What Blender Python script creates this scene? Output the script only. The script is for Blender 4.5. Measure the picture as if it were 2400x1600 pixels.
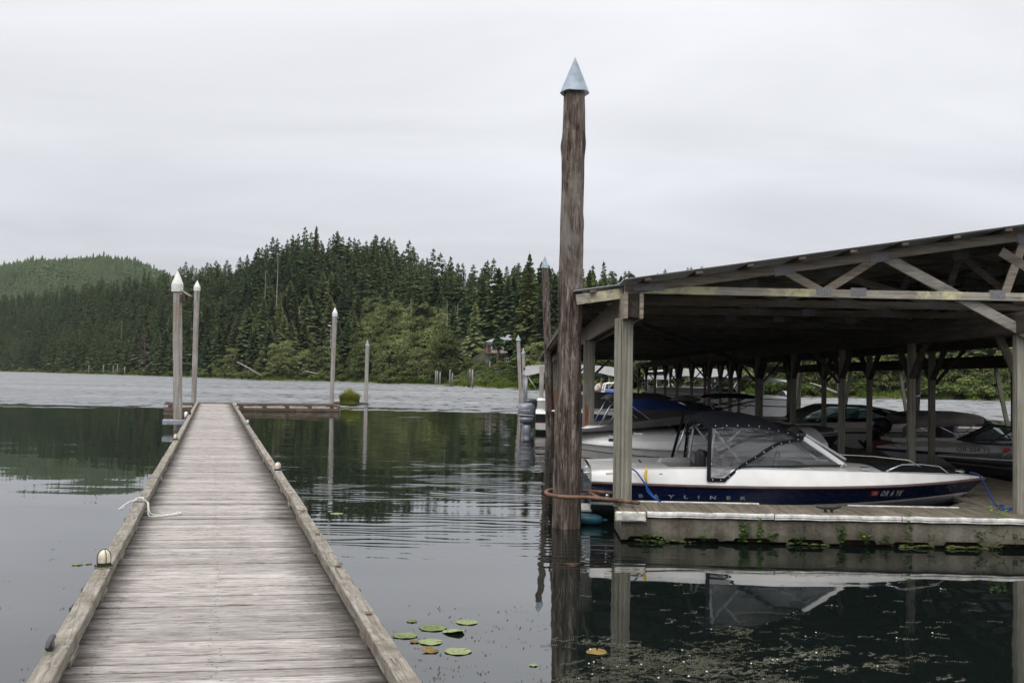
import bpy, bmesh, math, random
from mathutils import Vector, Matrix, Euler
import numpy as np

for o in list(bpy.data.objects):
    bpy.data.objects.remove(o, do_unlink=True)
SC = bpy.context.scene
COL = SC.collection

# ------------------------------------------------------------------ camera
F_PX, H = 2333.0, 2.03               # focal length in pixels of a 2400 wide frame, eye height above the water
PITCH, ROLL = math.atan(85 / F_PX), 0.018
cp, sp, cr, sr = math.cos(PITCH), math.sin(PITCH), math.cos(ROLL), math.sin(ROLL)
FW = Vector((0, cp, sp)); U0 = Vector((0, -sp, cp)); R0 = Vector((1, 0, 0))
RT = R0 * cr + U0 * sr
UP = U0 * cr - R0 * sr
cam = bpy.data.cameras.new('camera')
cam.sensor_width = 36.0
cam.lens = 36.0 * F_PX / 2400.0
cam.clip_start = 0.1
cam.clip_end = 8000
cam_ob = bpy.data.objects.new('camera', cam)
COL.objects.link(cam_ob)
M = Matrix.Identity(4)
for i in range(3):
    M[i][0], M[i][1], M[i][2] = RT[i], UP[i], -FW[i]
M[2][3] = H
cam_ob.matrix_world = M
SC.camera = cam_ob

# ------------------------------------------------------------------ light
SUN_EL, SUN_AZ = math.radians(52), math.radians(205)     # azimuth clockwise from +Y
world = bpy.data.worlds.new('World')
SC.world = world
world.use_nodes = True
wt = world.node_tree
wt.nodes.clear()
def wn(t, **kw):
    n = wt.nodes.new(t)
    for k, v in kw.items():
        setattr(n, k, v)
    return n
w_out = wn('ShaderNodeOutputWorld')
w_bg = wn('ShaderNodeBackground')
w_sky = wn('ShaderNodeTexSky', sky_type='NISHITA', sun_disc=False)
w_sky.sun_elevation = SUN_EL
w_sky.sun_rotation = SUN_AZ
w_sky.air_density = 1.0
w_sky.dust_density = 3.0
w_tc = wn('ShaderNodeTexCoord')
w_sep = wn('ShaderNodeSeparateXYZ')
wt.links.new(w_tc.outputs['Generated'], w_sep.inputs[0])
# overcast: a closed cloud deck, brighter towards the zenith, with soft streaks
w_ramp = wn('ShaderNodeValToRGB')
cr_ = w_ramp.color_ramp
cr_.elements[0].position = 0.0; cr_.elements[0].color = (0.452, 0.460, 0.498, 1)
cr_.elements[1].position = 1.0; cr_.elements[1].color = (1.90, 1.93, 1.97, 1)
for pos, c in ((0.10, (0.504, 0.513, 0.550, 1)), (0.20, (0.590, 0.599, 0.630, 1)), (0.32, (0.662, 0.671, 0.694, 1)), (0.60, (1.04, 1.06, 1.09, 1))):
    e = cr_.elements.new(pos); e.color = c
wt.links.new(w_sep.outputs['Z'], w_ramp.inputs[0])
# project the direction on a cloud plane so that streaks flatten towards the horizon
w_add = wn('ShaderNodeMath', operation='ADD'); w_add.inputs[1].default_value = 0.12
w_abs = wn('ShaderNodeMath', operation='ABSOLUTE')
wt.links.new(w_sep.outputs['Z'], w_abs.inputs[0]); wt.links.new(w_abs.outputs[0], w_add.inputs[0])
w_comb = wn('ShaderNodeCombineXYZ')
for k in ('X', 'Y'):
    d = wn('ShaderNodeMath', operation='DIVIDE')
    wt.links.new(w_sep.outputs[k], d.inputs[0]); wt.links.new(w_add.outputs[0], d.inputs[1])
    wt.links.new(d.outputs[0], w_comb.inputs[k])
w_map = wn('ShaderNodeMapping'); w_map.inputs['Rotation'].default_value = (0, 0, 0.5); w_map.inputs['Scale'].default_value = (0.55, 0.95, 1)
wt.links.new(w_comb.outputs[0], w_map.inputs[0])
w_noise = wn('ShaderNodeTexNoise'); w_noise.inputs['Scale'].default_value = 1.3; w_noise.inputs['Detail'].default_value = 5; w_noise.inputs['Roughness'].default_value = 0.5; w_noise.inputs['Distortion'].default_value = 0.6
wt.links.new(w_map.outputs[0], w_noise.inputs['Vector'])
w_mr = wn('ShaderNodeMapRange'); w_mr.inputs['From Min'].default_value = 0.3; w_mr.inputs['From Max'].default_value = 0.7; w_mr.inputs['To Min'].default_value = 0.88; w_mr.inputs['To Max'].default_value = 1.09
wt.links.new(w_noise.outputs[0], w_mr.inputs[0])
w_mul = wn('ShaderNodeVectorMath', operation='SCALE')
wt.links.new(w_ramp.outputs[0], w_mul.inputs[0]); wt.links.new(w_mr.outputs[0], w_mul.inputs['Scale'])
w_ss = wn('ShaderNodeVectorMath', operation='SCALE'); w_ss.inputs['Scale'].default_value = 0.10
wt.links.new(w_sky.outputs[0], w_ss.inputs[0])
w_mix = wn('ShaderNodeMix', data_type='RGBA'); w_mix.inputs[0].default_value = 0.94
wt.links.new(w_ss.outputs[0], w_mix.inputs[6]); wt.links.new(w_mul.outputs[0], w_mix.inputs[7])
wt.links.new(w_mix.outputs[2], w_bg.inputs[0])
w_bg.inputs[1].default_value = 1.0
wt.links.new(w_bg.outputs[0], w_out.inputs[0])

sun = bpy.data.lights.new('sun', 'SUN')
sun.energy = 0.9
sun.angle = math.radians(30)
sun.color = (1.0, 0.97, 0.93)
sun_ob = bpy.data.objects.new('sun', sun)
COL.objects.link(sun_ob)
sd = Vector((math.sin(SUN_AZ) * math.cos(SUN_EL), math.cos(SUN_AZ) * math.cos(SUN_EL), math.sin(SUN_EL)))
sun_ob.rotation_euler = (-sd).to_track_quat('-Z', 'Y').to_euler()
sun_ob.location = (0, 0, 60)

vs = SC.view_settings
vs.view_transform = 'Standard'; vs.look = 'None'; vs.exposure = 0.46; vs.gamma = 1.0
vs.use_curve_mapping = False
SC.render.engine = 'CYCLES'
SC.cycles.use_denoising = True
SC.cycles.max_bounces = 5
SC.cycles.diffuse_bounces = 3
SC.cycles.glossy_bounces = 4
SC.cycles.transmission_bounces = 4
SC.cycles.volume_bounces = 0
SC.cycles.transparent_max_bounces = 12
SC.cycles.caustics_reflective = False
SC.cycles.caustics_refractive = False

# ------------------------------------------------------------------ pixel helpers (authoring aid: photo pixel -> point at a real depth)
def ray(px, py):
    return FW + RT * ((px - 1200) / F_PX) + UP * ((800 - py) / F_PX)
def at(px, py, Y):
    d = ray(px, py); k = Y / d.y
    return Vector((d.x * k, Y, H + d.z * k))
def gz(px, py, z=0.0):
    d = ray(px, py); k = (z - H) / d.z
    return Vector((d.x * k, d.y * k, z))
def xz(px, py, Y):
    p = at(px, py, Y); return p.x, p.z

# ------------------------------------------------------------------ objects
def link(name, data, parent=None):
    o = bpy.data.objects.new(name, data)
    COL.objects.link(o)
    if parent is not None:
        o.parent = parent
    return o
def tag(o, label=None, cat=None, group=None, kind=None):
    if label: o['label'] = label
    if cat: o['category'] = cat
    if group: o['group'] = group
    if kind: o['kind'] = kind
    return o
def thing(name, label, cat, loc=(0, 0, 0), rotz=0.0, group=None):
    o = link(name, None)
    o.empty_display_size = 0.2
    o.location = loc
    o.rotation_euler = (0, 0, rotz)
    return tag(o, label, cat, group)
def copy_tree(o, parent=None):
    c = o.copy(); COL.objects.link(c)
    c.parent = parent
    for ch in o.children:
        copy_tree(ch, c)
    return c

class MB:
    """collects polygons, builds one mesh object"""
    def __init__(self):
        self.v = []; self.f = []
    def poly(self, pts):
        n = len(self.v)
        self.v.extend([tuple(p) for p in pts]); self.f.append(tuple(range(n, n + len(pts))))
        return self
    def add(self, v, f):
        n = len(self.v)
        self.v.extend([tuple(p) for p in v]); self.f.extend([tuple(i + n for i in q) for q in f])
        return self
    def box(self, c, s, ch=0.0, rot=None):
        hx, hy, hz = s[0] / 2, s[1] / 2, s[2] / 2
        c = Vector(c)
        if ch <= 0:
            v = [Vector((x, y, z)) for z in (-hz, hz) for y in (-hy, hy) for x in (-hx, hx)]
            f = [(0, 2, 3, 1), (4, 5, 7, 6), (0, 1, 5, 4), (2, 6, 7, 3), (0, 4, 6, 2), (1, 3, 7, 5)]
        else:
            ch = min(ch, hx * .9, hy * .9, hz * .9)
            v = []; idx = {}
            for sx in (-1, 1):
                for sy in (-1, 1):
                    for sz in (-1, 1):
                        for ax in range(3):
                            p = [sx * (hx - ch), sy * (hy - ch), sz * (hz - ch)]
                            p[ax] = (sx * hx, sy * hy, sz * hz)[ax]
                            idx[(sx, sy, sz, ax)] = len(v); v.append(Vector(p))
            f = []
            for ax in range(3):
                a, b = [(1, 2), (2, 0), (0, 1)][ax]
                for s_ in (-1, 1):
                    q = []
                    for (i, j) in ((-1, -1), (1, -1), (1, 1), (-1, 1)):
                        k = [0, 0, 0]; k[ax] = s_; k[a] = i; k[b] = j
                        q.append(idx[(k[0], k[1], k[2], ax)])
                    f.append(tuple(q if s_ > 0 else q[::-1]))
                for i in (-1, 1):
                    for j in (-1, 1):
                        k0 = [0, 0, 0]; k1 = [0, 0, 0]
                        k0[a] = k1[a] = i; k0[b] = k1[b] = j; k0[ax] = -1; k1[ax] = 1
                        q = (idx[(*k0, a)], idx[(*k1, a)], idx[(*k1, b)], idx[(*k0, b)])
                        f.append(q if i * j < 0 else q[::-1])
            for sx in (-1, 1):
                for sy in (-1, 1):
                    for sz in (-1, 1):
                        q = tuple(idx[(sx, sy, sz, ax)] for ax in range(3))
                        f.append(q if sx * sy * sz > 0 else q[::-1])
        if rot is not None:
            v = [rot @ p for p in v]
        return self.add([p + c for p in v], f)
    def bar(self, a, b, w, h, ch=0.0, up=(0, 0, 1), ext=0.0):
        a, b = Vector(a), Vector(b)
        d = (b - a); L = d.length; d.normalize()
        u = Vector(up)
        if abs(d.dot(u)) > .98: u = Vector((0, 1, 0))
        side = d.cross(u).normalized(); u = side.cross(d).normalized()
        R = Matrix((d, side, u)).transposed()
        return self.box((a + b) / 2, (L + 2 * ext, w, h), ch, R)
    def tube(self, pts, r, n=8, caps=True):
        pts = [Vector(p) for p in pts]
        rr = r if isinstance(r, (list, tuple)) else [r] * len(pts)
        rings = []; prev = None
        for i, p in enumerate(pts):
            if i == 0: d = pts[1] - p
            elif i == len(pts) - 1: d = p - pts[i - 1]
            else: d = (pts[i + 1] - p).normalized() + (p - pts[i - 1]).normalized()
            if d.length < 1e-9: d = Vector((0, 0, 1))
            d.normalize()
            if prev is None:
                prev = Vector((0, 0, 1)) if abs(d.z) < .9 else Vector((1, 0, 0))
            s = (prev - d * prev.dot(d)).normalized(); prev = s
            t = d.cross(s)
            rings.append([p + (s * math.cos(2 * math.pi * k / n) + t * math.sin(2 * math.pi * k / n)) * rr[i] for k in range(n)])
        return self.rings(rings, caps)
    def rings(self, rings, caps=True, close=True):
        n = len(rings[0]); base = len(self.v)
        for r_ in rings: self.v.extend([tuple(p) for p in r_])
        for i in range(len(rings) - 1):
            for k in range(n if close else n - 1):
                k2 = (k + 1) % n
                self.f.append((base + i * n + k, base + i * n + k2, base + (i + 1) * n + k2, base + (i + 1) * n + k))
        if caps:
            self.f.append(tuple(base + k for k in range(n))[::-1])
            self.f.append(tuple(base + (len(rings) - 1) * n + k for k in range(n)))
        return self
    def loft(self, lines):
        return self.rings(lines, caps=False, close=False)
    def lathe(self, prof, c=(0, 0, 0), n=20, caps=True):
        c = Vector(c)
        return self.rings([[c + Vector((r * math.cos(2 * math.pi * k / n), r * math.sin(2 * math.pi * k / n), z)) for k in range(n)] for r, z in prof], caps)
    def ball(self, c, r, nu=10, nv=6, sq=(1, 1, 1)):
        c = Vector(c); R = []
        for j in range(nv + 1):
            a = math.pi * j / nv
            a = min(max(a, .05), math.pi - .05)
            R.append([c + Vector((r * sq[0] * math.sin(a) * math.cos(2 * math.pi * k / nu), r * sq[1] * math.sin(a) * math.sin(2 * math.pi * k / nu), -r * sq[2] * math.cos(a))) for k in range(nu)])
        return self.rings(R)
    def mesh(self, name, mat, smooth=False):
        me = bpy.data.meshes.new(name)
        me.from_pydata(self.v, [], self.f)
        if mat is not None: me.materials.append(mat)
        if smooth:
            me.polygons.foreach_set('use_smooth', [True] * len(me.polygons))
        me.update()
        return me
    def build(self, name, mat, parent=None, smooth=False, loc=None, weld=False):
        me = self.mesh(name, mat, smooth)
        if weld:
            bm = bmesh.new(); bm.from_mesh(me)
            bmesh.ops.remove_doubles(bm, verts=bm.verts, dist=1e-4)
            bmesh.ops.recalc_face_normals(bm, faces=bm.faces)
            bm.to_mesh(me); bm.free()
        o = link(name, me, parent)
        if loc is not None: o.location = loc
        return o

def fast_mesh(name, V, T, mat, smooth=False):
    """V (n,3) float array, T (m,3|4) int array"""
    V = np.asarray(V, dtype=np.float32); T = np.asarray(T, dtype=np.int32)
    me = bpy.data.meshes.new(name)
    k = T.shape[1]
    me.vertices.add(len(V)); me.vertices.foreach_set('co', V.ravel())
    me.loops.add(T.size); me.loops.foreach_set('vertex_index', T.ravel())
    me.polygons.add(len(T)); me.polygons.foreach_set('loop_start', np.arange(0, T.size, k, dtype=np.int32))
    me.polygons.foreach_set('loop_total', np.full(len(T), k, dtype=np.int32))
    if smooth: me.polygons.foreach_set('use_smooth', np.ones(len(T), dtype=bool))
    me.update(calc_edges=True)
    me.validate()
    if mat is not None: me.materials.append(mat)
    return me

def text_mesh(body, size, outline=0.0, shear=0.0, space=1.0, xs=1.0, bold=0.0):
    """lettering as a mesh lying in the xy plane, left aligned at 0"""
    cu = bpy.data.curves.new('lettering', 'FONT')
    cu.body = body; cu.size = size; cu.shear = shear; cu.space_character = space
    cu.resolution_u = 3
    cu.offset = bold
    if outline > 0:
        cu.fill_mode = 'NONE'; cu.bevel_depth = outline; cu.bevel_resolution = 0
    ob = bpy.data.objects.new('lettering', cu)
    COL.objects.link(ob)
    dg = bpy.context.evaluated_depsgraph_get()
    dg.update()
    me = bpy.data.meshes.new_from_object(ob.evaluated_get(dg))
    bpy.data.objects.remove(ob, do_unlink=True)
    if xs != 1.0:
        for v in me.vertices: v.co.x *= xs
    return me
# ------------------------------------------------------------------ materials
class NT:
    def __init__(self, name):
        self.m = bpy.data.materials.new(name); self.m.use_nodes = True
        self.t = self.m.node_tree; self.t.nodes.clear()
        self.out = self.n('ShaderNodeOutputMaterial')
    def n(self, typ, **kw):
        x = self.t.nodes.new(typ)
        for k, v in kw.items(): setattr(x, k, v)
        return x
    def l(self, a, b): self.t.links.new(a, b)
    def put(self, sock, v):
        if isinstance(v, bpy.types.NodeSocket): self.l(v, sock)
        else: sock.default_value = v
    def math(self, op, a, b=None, clamp=False):
        x = self.n('ShaderNodeMath', operation=op, use_clamp=clamp)
        self.put(x.inputs[0], a)
        if b is not None: self.put(x.inputs[1], b)
        return x.outputs[0]
    def mr(self, v, a, b, c=0.0, d=1.0, smooth=False):
        x = self.n('ShaderNodeMapRange')
        if smooth: x.interpolation_type = 'SMOOTHSTEP'
        self.put(x.inputs[0], v)
        for i, q in enumerate((a, b, c, d)): self.put(x.inputs[i + 1], q)
        return x.outputs[0]
    def noise(self, vec, scale=1.0, detail=4, rough=0.55, dist=0.0, color=False):
        x = self.n('ShaderNodeTexNoise')
        if vec is not None: self.l(vec, x.inputs['Vector'])
        x.inputs['Scale'].default_value = scale; x.inputs['Detail'].default_value = detail
        x.inputs['Roughness'].default_value = rough; x.inputs['Distortion'].default_value = dist
        return x.outputs[1] if color else x.outputs[0]
    def ramp(self, v, stops):
        x = self.n('ShaderNodeValToRGB'); e = x.color_ramp.elements
        while len(e) < len(stops): e.new(0.5)
        for i, (p, c) in enumerate(stops):
            e[i].position = p; e[i].color = (*c, 1) if len(c) == 3 else c
        self.l(v, x.inputs[0]); return x.outputs[0]
    def mix(self, f, a, b, blend='MIX'):
        x = self.n('ShaderNodeMix', data_type='RGBA', blend_type=blend)
        self.put(x.inputs[0], f)
        for i, q in ((6, a), (7, b)):
            if isinstance(q, tuple) and len(q) == 3: q = (*q, 1)
            self.put(x.inputs[i], q)
        return x.outputs[2]
    def scale(self, v, s):
        x = self.n('ShaderNodeVectorMath', operation='MULTIPLY'); self.put(x.inputs[0], v); self.put(x.inputs[1], s); return x.outputs[0]
    def add(self, v, s):
        x = self.n('ShaderNodeVectorMath', operation='ADD'); self.put(x.inputs[0], v); self.put(x.inputs[1], s); return x.outputs[0]
    def obj(self, rnd=True):
        tc = self.n('ShaderNodeTexCoord').outputs['Object']
        if not rnd: return tc
        r = self.rand()
        c = self.n('ShaderNodeCombineXYZ')
        for i, k in enumerate((37.1, 53.7, 71.3)): self.l(self.math('MULTIPLY', r, k), c.inputs[i])
        return self.add(tc, c.outputs[0])
    def rand(self): return self.n('ShaderNodeObjectInfo').outputs['Random']
    def pos(self): return self.n('ShaderNodeNewGeometry').outputs['Position']
    def sep(self, v):
        x = self.n('ShaderNodeSeparateXYZ'); self.l(v, x.inputs[0]); return x.outputs
    def bump(self, h, strength=0.5, dist=0.01):
        x = self.n('ShaderNodeBump'); x.inputs['Strength'].default_value = strength; x.inputs['Distance'].default_value = dist
        self.l(h, x.inputs['Height']); return x.outputs[0]
    def bsdf(self, color, rough=0.8, metallic=0.0, normal=None, **kw):
        b = self.n('ShaderNodeBsdfPrincipled')
        if isinstance(color, tuple) and len(color) == 3: color = (*color, 1)
        self.put(b.inputs['Base Color'], color); self.put(b.inputs['Roughness'], rough); self.put(b.inputs['Metallic'], metallic)
        if normal is not None: self.l(normal, b.inputs['Normal'])
        for k, v in kw.items(): self.put(b.inputs[k.replace('_', ' ')], v)
        self.l(b.outputs[0], self.out.inputs[0])
        return b

def m_wood(name, stops, axis=0, var=0.22, fine=34.0, long=1.3, rough=0.88, bump=0.5, stain=None, lichen=None, ends=None, cracks=True, blob=None):
    t = NT(name)
    v = t.obj()
    s = [fine, fine, fine]; s[axis] = long
    g = t.noise(t.scale(v, tuple(s)), 1.0, 6, 0.62, 0.35)
    s2 = [fine * 3.2] * 3; s2[axis] = long * 4
    g2 = t.noise(t.scale(v, tuple(s2)), 1.0, 4, 0.6)
    blot = t.noise(v, 2.3, 4, 0.6)
    k = t.math('ADD', t.math('MULTIPLY', g, 0.62), t.math('MULTIPLY', g2, 0.20))
    k = t.math('ADD', k, t.math('MULTIPLY', blot, 0.20))
    col = t.ramp(k, stops)
    h = k
    if cracks:
        s3 = [fine * .55] * 3; s3[axis] = long * .35
        cr = t.noise(t.scale(v, tuple(s3)), 1.0, 2, 0.5, 0.2)
        cr = t.mr(t.math('ABSOLUTE', t.math('SUBTRACT', cr, 0.5)), 0.0, 0.018, 0.0, 1.0)
        col = t.mix(t.mr(cr, 0, 1, 0.55, 0.0), col, (0.018, 0.015, 0.013))
        h = t.math('ADD', k, t.math('MULTIPLY', cr, 0.4))
    if stain:
        c, sc, lo, hi, amt = stain
        sn = t.noise(t.scale(v, (1, 1, 1)), sc, 5, 0.65)
        col = t.mix(t.mr(sn, lo, hi, 0, amt), col, c)
    if blob:
        for c, sc3, lo, hi, amt in blob:
            sn = t.noise(t.scale(v, sc3), 1.0, 5, 0.68, .4)
            col = t.mix(t.mr(sn, lo, hi, 0, amt), col, c)
            h = t.math('ADD', h, t.math('MULTIPLY', sn, .5))
    if lichen:
        c, sc, lo, hi, amt = lichen
        sn = t.noise(v, sc, 5, 0.7)
        col = t.mix(t.mr(sn, lo, hi, 0, amt), col, c)
    if ends:
        # grime and moss grown in from the two plank ends
        tc = t.n('ShaderNodeTexCoord').outputs['Object']
        x = t.sep(tc)[0]
        nn = t.noise(t.scale(v, (2.5, 9, 9)), 1.0, 5, 0.7)
        lft = t.math('ADD', t.mr(x, -ends[0] - .05, -ends[0] + .30, 1.0, 0.0), 0.0)
        rgt = t.mr(x, ends[1] - .55, ends[1] + .02, 0.0, 1.15)
        e_ = t.math('MAXIMUM', lft, rgt)
        mk = t.mr(t.math('ADD', e_, t.math('MULTIPLY', t.math('SUBTRACT', nn, .5), 1.5)), 0.35, 1.0, 0, 0.86)
        col = t.mix(mk, col, (0.040, 0.034, 0.028))
    r = t.mr(t.rand(), 0, 1, 1 - var, 1 + var)
    sc_ = t.n('ShaderNodeVectorMath', operation='SCALE'); t.l(col, sc_.inputs[0]); t.l(r, sc_.inputs['Scale'])
    t.bsdf(sc_.outputs[0], rough, normal=t.bump(h, bump, 0.006), Specular_IOR_Level=0.25)
    return t.m

def m_plain(name, color, rough=0.5, metallic=0.0, var=0.0, blot=0.12, nscale=4.0, bump=0.0, bscale=80.0, **kw):
    t = NT(name)
    v = t.obj()
    n1 = t.noise(v, nscale, 5, 0.6)
    c2 = tuple(x * (1 - blot * 2.2) for x in color); c3 = tuple(min(1, x * (1 + blot)) for x in color)
    col = t.ramp(n1, [(0.3, c2), (0.62, c3)])
    if var:
        r = t.mr(t.rand(), 0, 1, 1 - var, 1 + var)
        s = t.n('ShaderNodeVectorMath', operation='SCALE'); t.l(col, s.inputs[0]); t.l(r, s.inputs['Scale']); col = s.outputs[0]
    nrm = t.bump(t.noise(v, bscale, 3, .6), bump, 0.004) if bump else None
    t.bsdf(col, rough, metallic, nrm, **kw)
    return t.m

def m_glass(name, tint, refl_rough=0.03, ior=1.45, wav=0.0, film=0.0, film_col=(0.3, 0.3, 0.3)):
    t = NT(name)
    tr = t.n('ShaderNodeBsdfTransparent'); tr.inputs[0].default_value = (*tint, 1)
    gl = t.n('ShaderNodeBsdfGlossy'); gl.inputs['Roughness'].default_value = refl_rough
    fr = t.n('ShaderNodeFresnel'); fr.inputs[0].default_value = ior
    if wav:
        nz = t.noise(t.scale(t.obj(), (2, 2, 7)), 1.6, 3, .5, 1.0)
        b = t.bump(nz, wav, 0.05); t.l(b, gl.inputs['Normal']); t.l(b, fr.inputs['Normal'])
    base = tr.outputs[0]
    if film:
        df = t.n('ShaderNodeBsdfDiffuse'); df.inputs[0].default_value = (*film_col, 1)
        mx = t.n('ShaderNodeMixShader')
        nz = t.noise(t.scale(t.obj(), (1.5, 1.5, 6)), 1.3, 4, .6, 1.2)
        t.l(t.mr(nz, .35, .7, film * .4, film * 1.5), mx.inputs[0])
        t.l(tr.outputs[0], mx.inputs[1]); t.l(df.outputs[0], mx.inputs[2]); base = mx.outputs[0]
    m2 = t.n('ShaderNodeMixShader')
    t.l(t.math('MULTIPLY', fr.outputs[0], 1.0), m2.inputs[0]); t.l(base, m2.inputs[1]); t.l(gl.outputs[0], m2.inputs[2])
    t.l(m2.outputs[0], t.out.inputs[0])
    return t.m

def m_leaf(name, c1, c2, c3, nscale=0.6, var=0.25, trans=0.25, world_var=False):
    t = NT(name)
    tc = t.pos() if world_var else t.obj()
    n = t.noise(tc, nscale, 3, .6)
    r = t.rand()
    k = t.math('ADD', t.math('MULTIPLY', n, 0.75), t.math('MULTIPLY', r, 0.5)) if not world_var else t.math('ADD', t.math('MULTIPLY', n, .7), t.math('MULTIPLY', t.noise(tc, nscale * .12, 2, .5), .55))
    col = t.ramp(k, [(0.30, c1), (0.60, c2), (0.92, c3)])
    rr = t.mr(t.math('FRACT', t.math('MULTIPLY', r, 7.31)), 0, 1, 1 - var, 1 + var)
    s = t.n('ShaderNodeVectorMath', operation='SCALE'); t.l(col, s.inputs[0]); t.l(rr, s.inputs['Scale'])
    d = t.n('ShaderNodeBsdfDiffuse'); t.l(s.outputs[0], d.inputs[0])
    tl = t.n('ShaderNodeBsdfTranslucent'); t.l(s.outputs[0], tl.inputs[0])
    mx = t.n('ShaderNodeMixShader'); mx.inputs[0].default_value = trans
    t.l(d.outputs[0], mx.inputs[1]); t.l(tl.outputs[0], mx.inputs[2]); t.l(mx.outputs[0], t.out.inputs[0])
    return t.m

W_DECK = m_wood('weathered_deck_plank', [(0.30, (0.085, 0.070, 0.061)), (0.44, (0.25, 0.222, 0.202)), (0.58, (0.385, 0.350, 0.325)), (0.76, (0.52, 0.485, 0.46))], 0, 0.20, 44, 5.0,
                stain=((0.23, 0.185, 0.145), 1.1, .52, .72, .45), blob=[((0.075, 0.058, 0.048), (5.5, 26, 26), .58, .70, .7), ((0.60, 0.575, 0.555), (7, 40, 40), .60, .70, .5)], ends=(0.80, 0.86))
W_RAIL = m_wood('weathered_rail_timber', [(0.32, (0.095, 0.08, 0.062)), (0.5, (0.225, 0.20, 0.165)), (0.7, (0.38, 0.35, 0.305))], 1, 0.12, 34, 3.0,
                stain=((0.10, 0.08, 0.05), 4.0, .48, .64, .65), lichen=((0.42, 0.40, 0.33), 17, .60, .68, .5))
W_RUST = m_wood('rust_brown_timber', [(0.32, (0.05, 0.034, 0.026)), (0.5, (0.135, 0.098, 0.078)), (0.7, (0.26, 0.205, 0.17))], 0, 0.2, 22, 1.0,
                stain=((0.07, 0.06, 0.045), 2.2, .5, .66, .6))
W_POST = m_wood('grey_post_timber', [(0.32, (0.10, 0.09, 0.07)), (0.5, (0.245, 0.23, 0.185)), (0.7, (0.40, 0.385, 0.33))], 2, 0.15, 34, 0.9,
                stain=((0.15, 0.155, 0.10), 1.6, .5, .7, .45))
W_TRUSS = m_wood('truss_timber', [(0.32, (0.10, 0.082, 0.062)), (0.5, (0.235, 0.20, 0.16)), (0.7, (0.38, 0.335, 0.28))], 0, 0.2, 26, 1.2,
                 stain=((0.10, 0.085, 0.065), 1.5, .5, .7, .5))
W_CHORD = m_wood('lichened_chord_timber', [(0.32, (0.14, 0.125, 0.105)), (0.5, (0.31, 0.285, 0.24)), (0.7, (0.46, 0.43, 0.37))], 0, 0.12, 26, 1.2,
                 lichen=((0.62, 0.58, 0.34), 1.2, .46, .56, .85))
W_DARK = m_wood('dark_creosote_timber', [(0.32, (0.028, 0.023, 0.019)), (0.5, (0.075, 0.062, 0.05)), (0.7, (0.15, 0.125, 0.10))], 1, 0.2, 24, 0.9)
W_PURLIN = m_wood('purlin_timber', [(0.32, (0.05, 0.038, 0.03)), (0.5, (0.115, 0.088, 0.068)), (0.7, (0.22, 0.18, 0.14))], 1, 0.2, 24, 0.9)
W_PILE_BROWN = m_wood('brown_pile_wood', [(0.30, (0.022, 0.016, 0.013)), (0.45, (0.066, 0.047, 0.037)), (0.56, (0.125, 0.096, 0.078)), (0.74, (0.30, 0.265, 0.23))], 2, 0.10, 40, 1.8, bump=1.2, blob=[((0.36, 0.31, 0.265), (16, 16, 3.0), .56, .68, .8), ((0.016, 0.011, 0.009), (13, 13, 2.2), .50, .62, .9), ((0.24, 0.22, 0.195), (2.0, 2.0, 1.1), .54, .66, .55)],
                      stain=((0.17, 0.145, 0.125), 0.55, .50, .70, .4))
W_PILE_GREY = m_wood('pale_pile_wood', [(0.30, (0.13, 0.11, 0.095)), (0.48, (0.31, 0.285, 0.26)), (0.7, (0.52, 0.49, 0.46))], 2, 0.08, 24, 0.5, bump=0.7, blob=[((0.16, 0.13, 0.11), (9, 9, 1.0), .56, .70, .5)],
                     stain=((0.26, 0.20, 0.145), 0.5, .48, .66, .5))
W_PILE_FAR = m_wood('old_stub_pile_wood', [(0.30, (0.16, 0.14, 0.12)), (0.5, (0.30, 0.28, 0.25)), (0.7, (0.48, 0.46, 0.43))], 2, 0.15, 10, 0.5)
W_FINGER = m_wood('brown_finger_plank', [(0.32, (0.075, 0.062, 0.045)), (0.5, (0.165, 0.14, 0.105)), (0.7, (0.27, 0.24, 0.19))], 1, 0.16, 24, 1.4,
                  lichen=((0.34, 0.33, 0.28), 15, .66, .72, .6))
M_ROOF = m_plain('galvanised_roof_sheet', (0.50, 0.51, 0.52), 0.5, 0.15, 0.05, 0.15, 0.8)
M_CAP = m_plain('zinc_cone', (0.29, 0.345, 0.40), 0.62, 0.1, 0.05, 0.14, 5.0)
M_CAPW = m_plain('white_plastic_cap', (0.70, 0.70, 0.66), 0.45, 0, 0.04, 0.10, 6.0)
M_GALV = m_plain('galvanised_steel', (0.36, 0.38, 0.41), 0.42, 0.6, 0.05, 0.18, 8.0)
M_PLATE = m_plain('truss_plate_steel', (0.20, 0.20, 0.205), 0.6, 0.3, 0.05, 0.2, 60.0)
M_RUST = m_plain('rusty_pipe', (0.155, 0.085, 0.055), 0.85, 0.0, 0.0, 0.35, 9.0, 0.5, 60)
M_REDPAINT = m_plain('red_oxide_paint', (0.36, 0.10, 0.05), 0.75, 0.0, 0.0, 0.25, 9.0)
M_BLACKM = m_plain('black_metal', (0.015, 0.015, 0.017), 0.5, 0.2)
M_STEEL = m_plain('stainless_tube', (0.62, 0.63, 0.64), 0.18, 0.95, 0, 0.05)
M_ROPEW = m_plain('white_rope', (0.62, 0.60, 0.56), 0.9, 0, 0, 0.2, 60, 0.6, 220)
M_ROPEB = m_plain('blue_rope', (0.012, 0.09, 0.36), 0.8, 0, 0, 0.25, 60, 0.6, 220)
M_ROPEN = m_plain('navy_rope', (0.02, 0.045, 0.22), 0.8, 0, 0, 0.25, 60, 0.6, 220)
M_ROPEY = m_plain('yellow_rope', (0.80, 0.50, 0.02), 0.8, 0, 0, 0.2, 60, 0.6, 220)
M_ROPEK = m_plain('black_rope', (0.012, 0.012, 0.014), 0.85)
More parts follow.
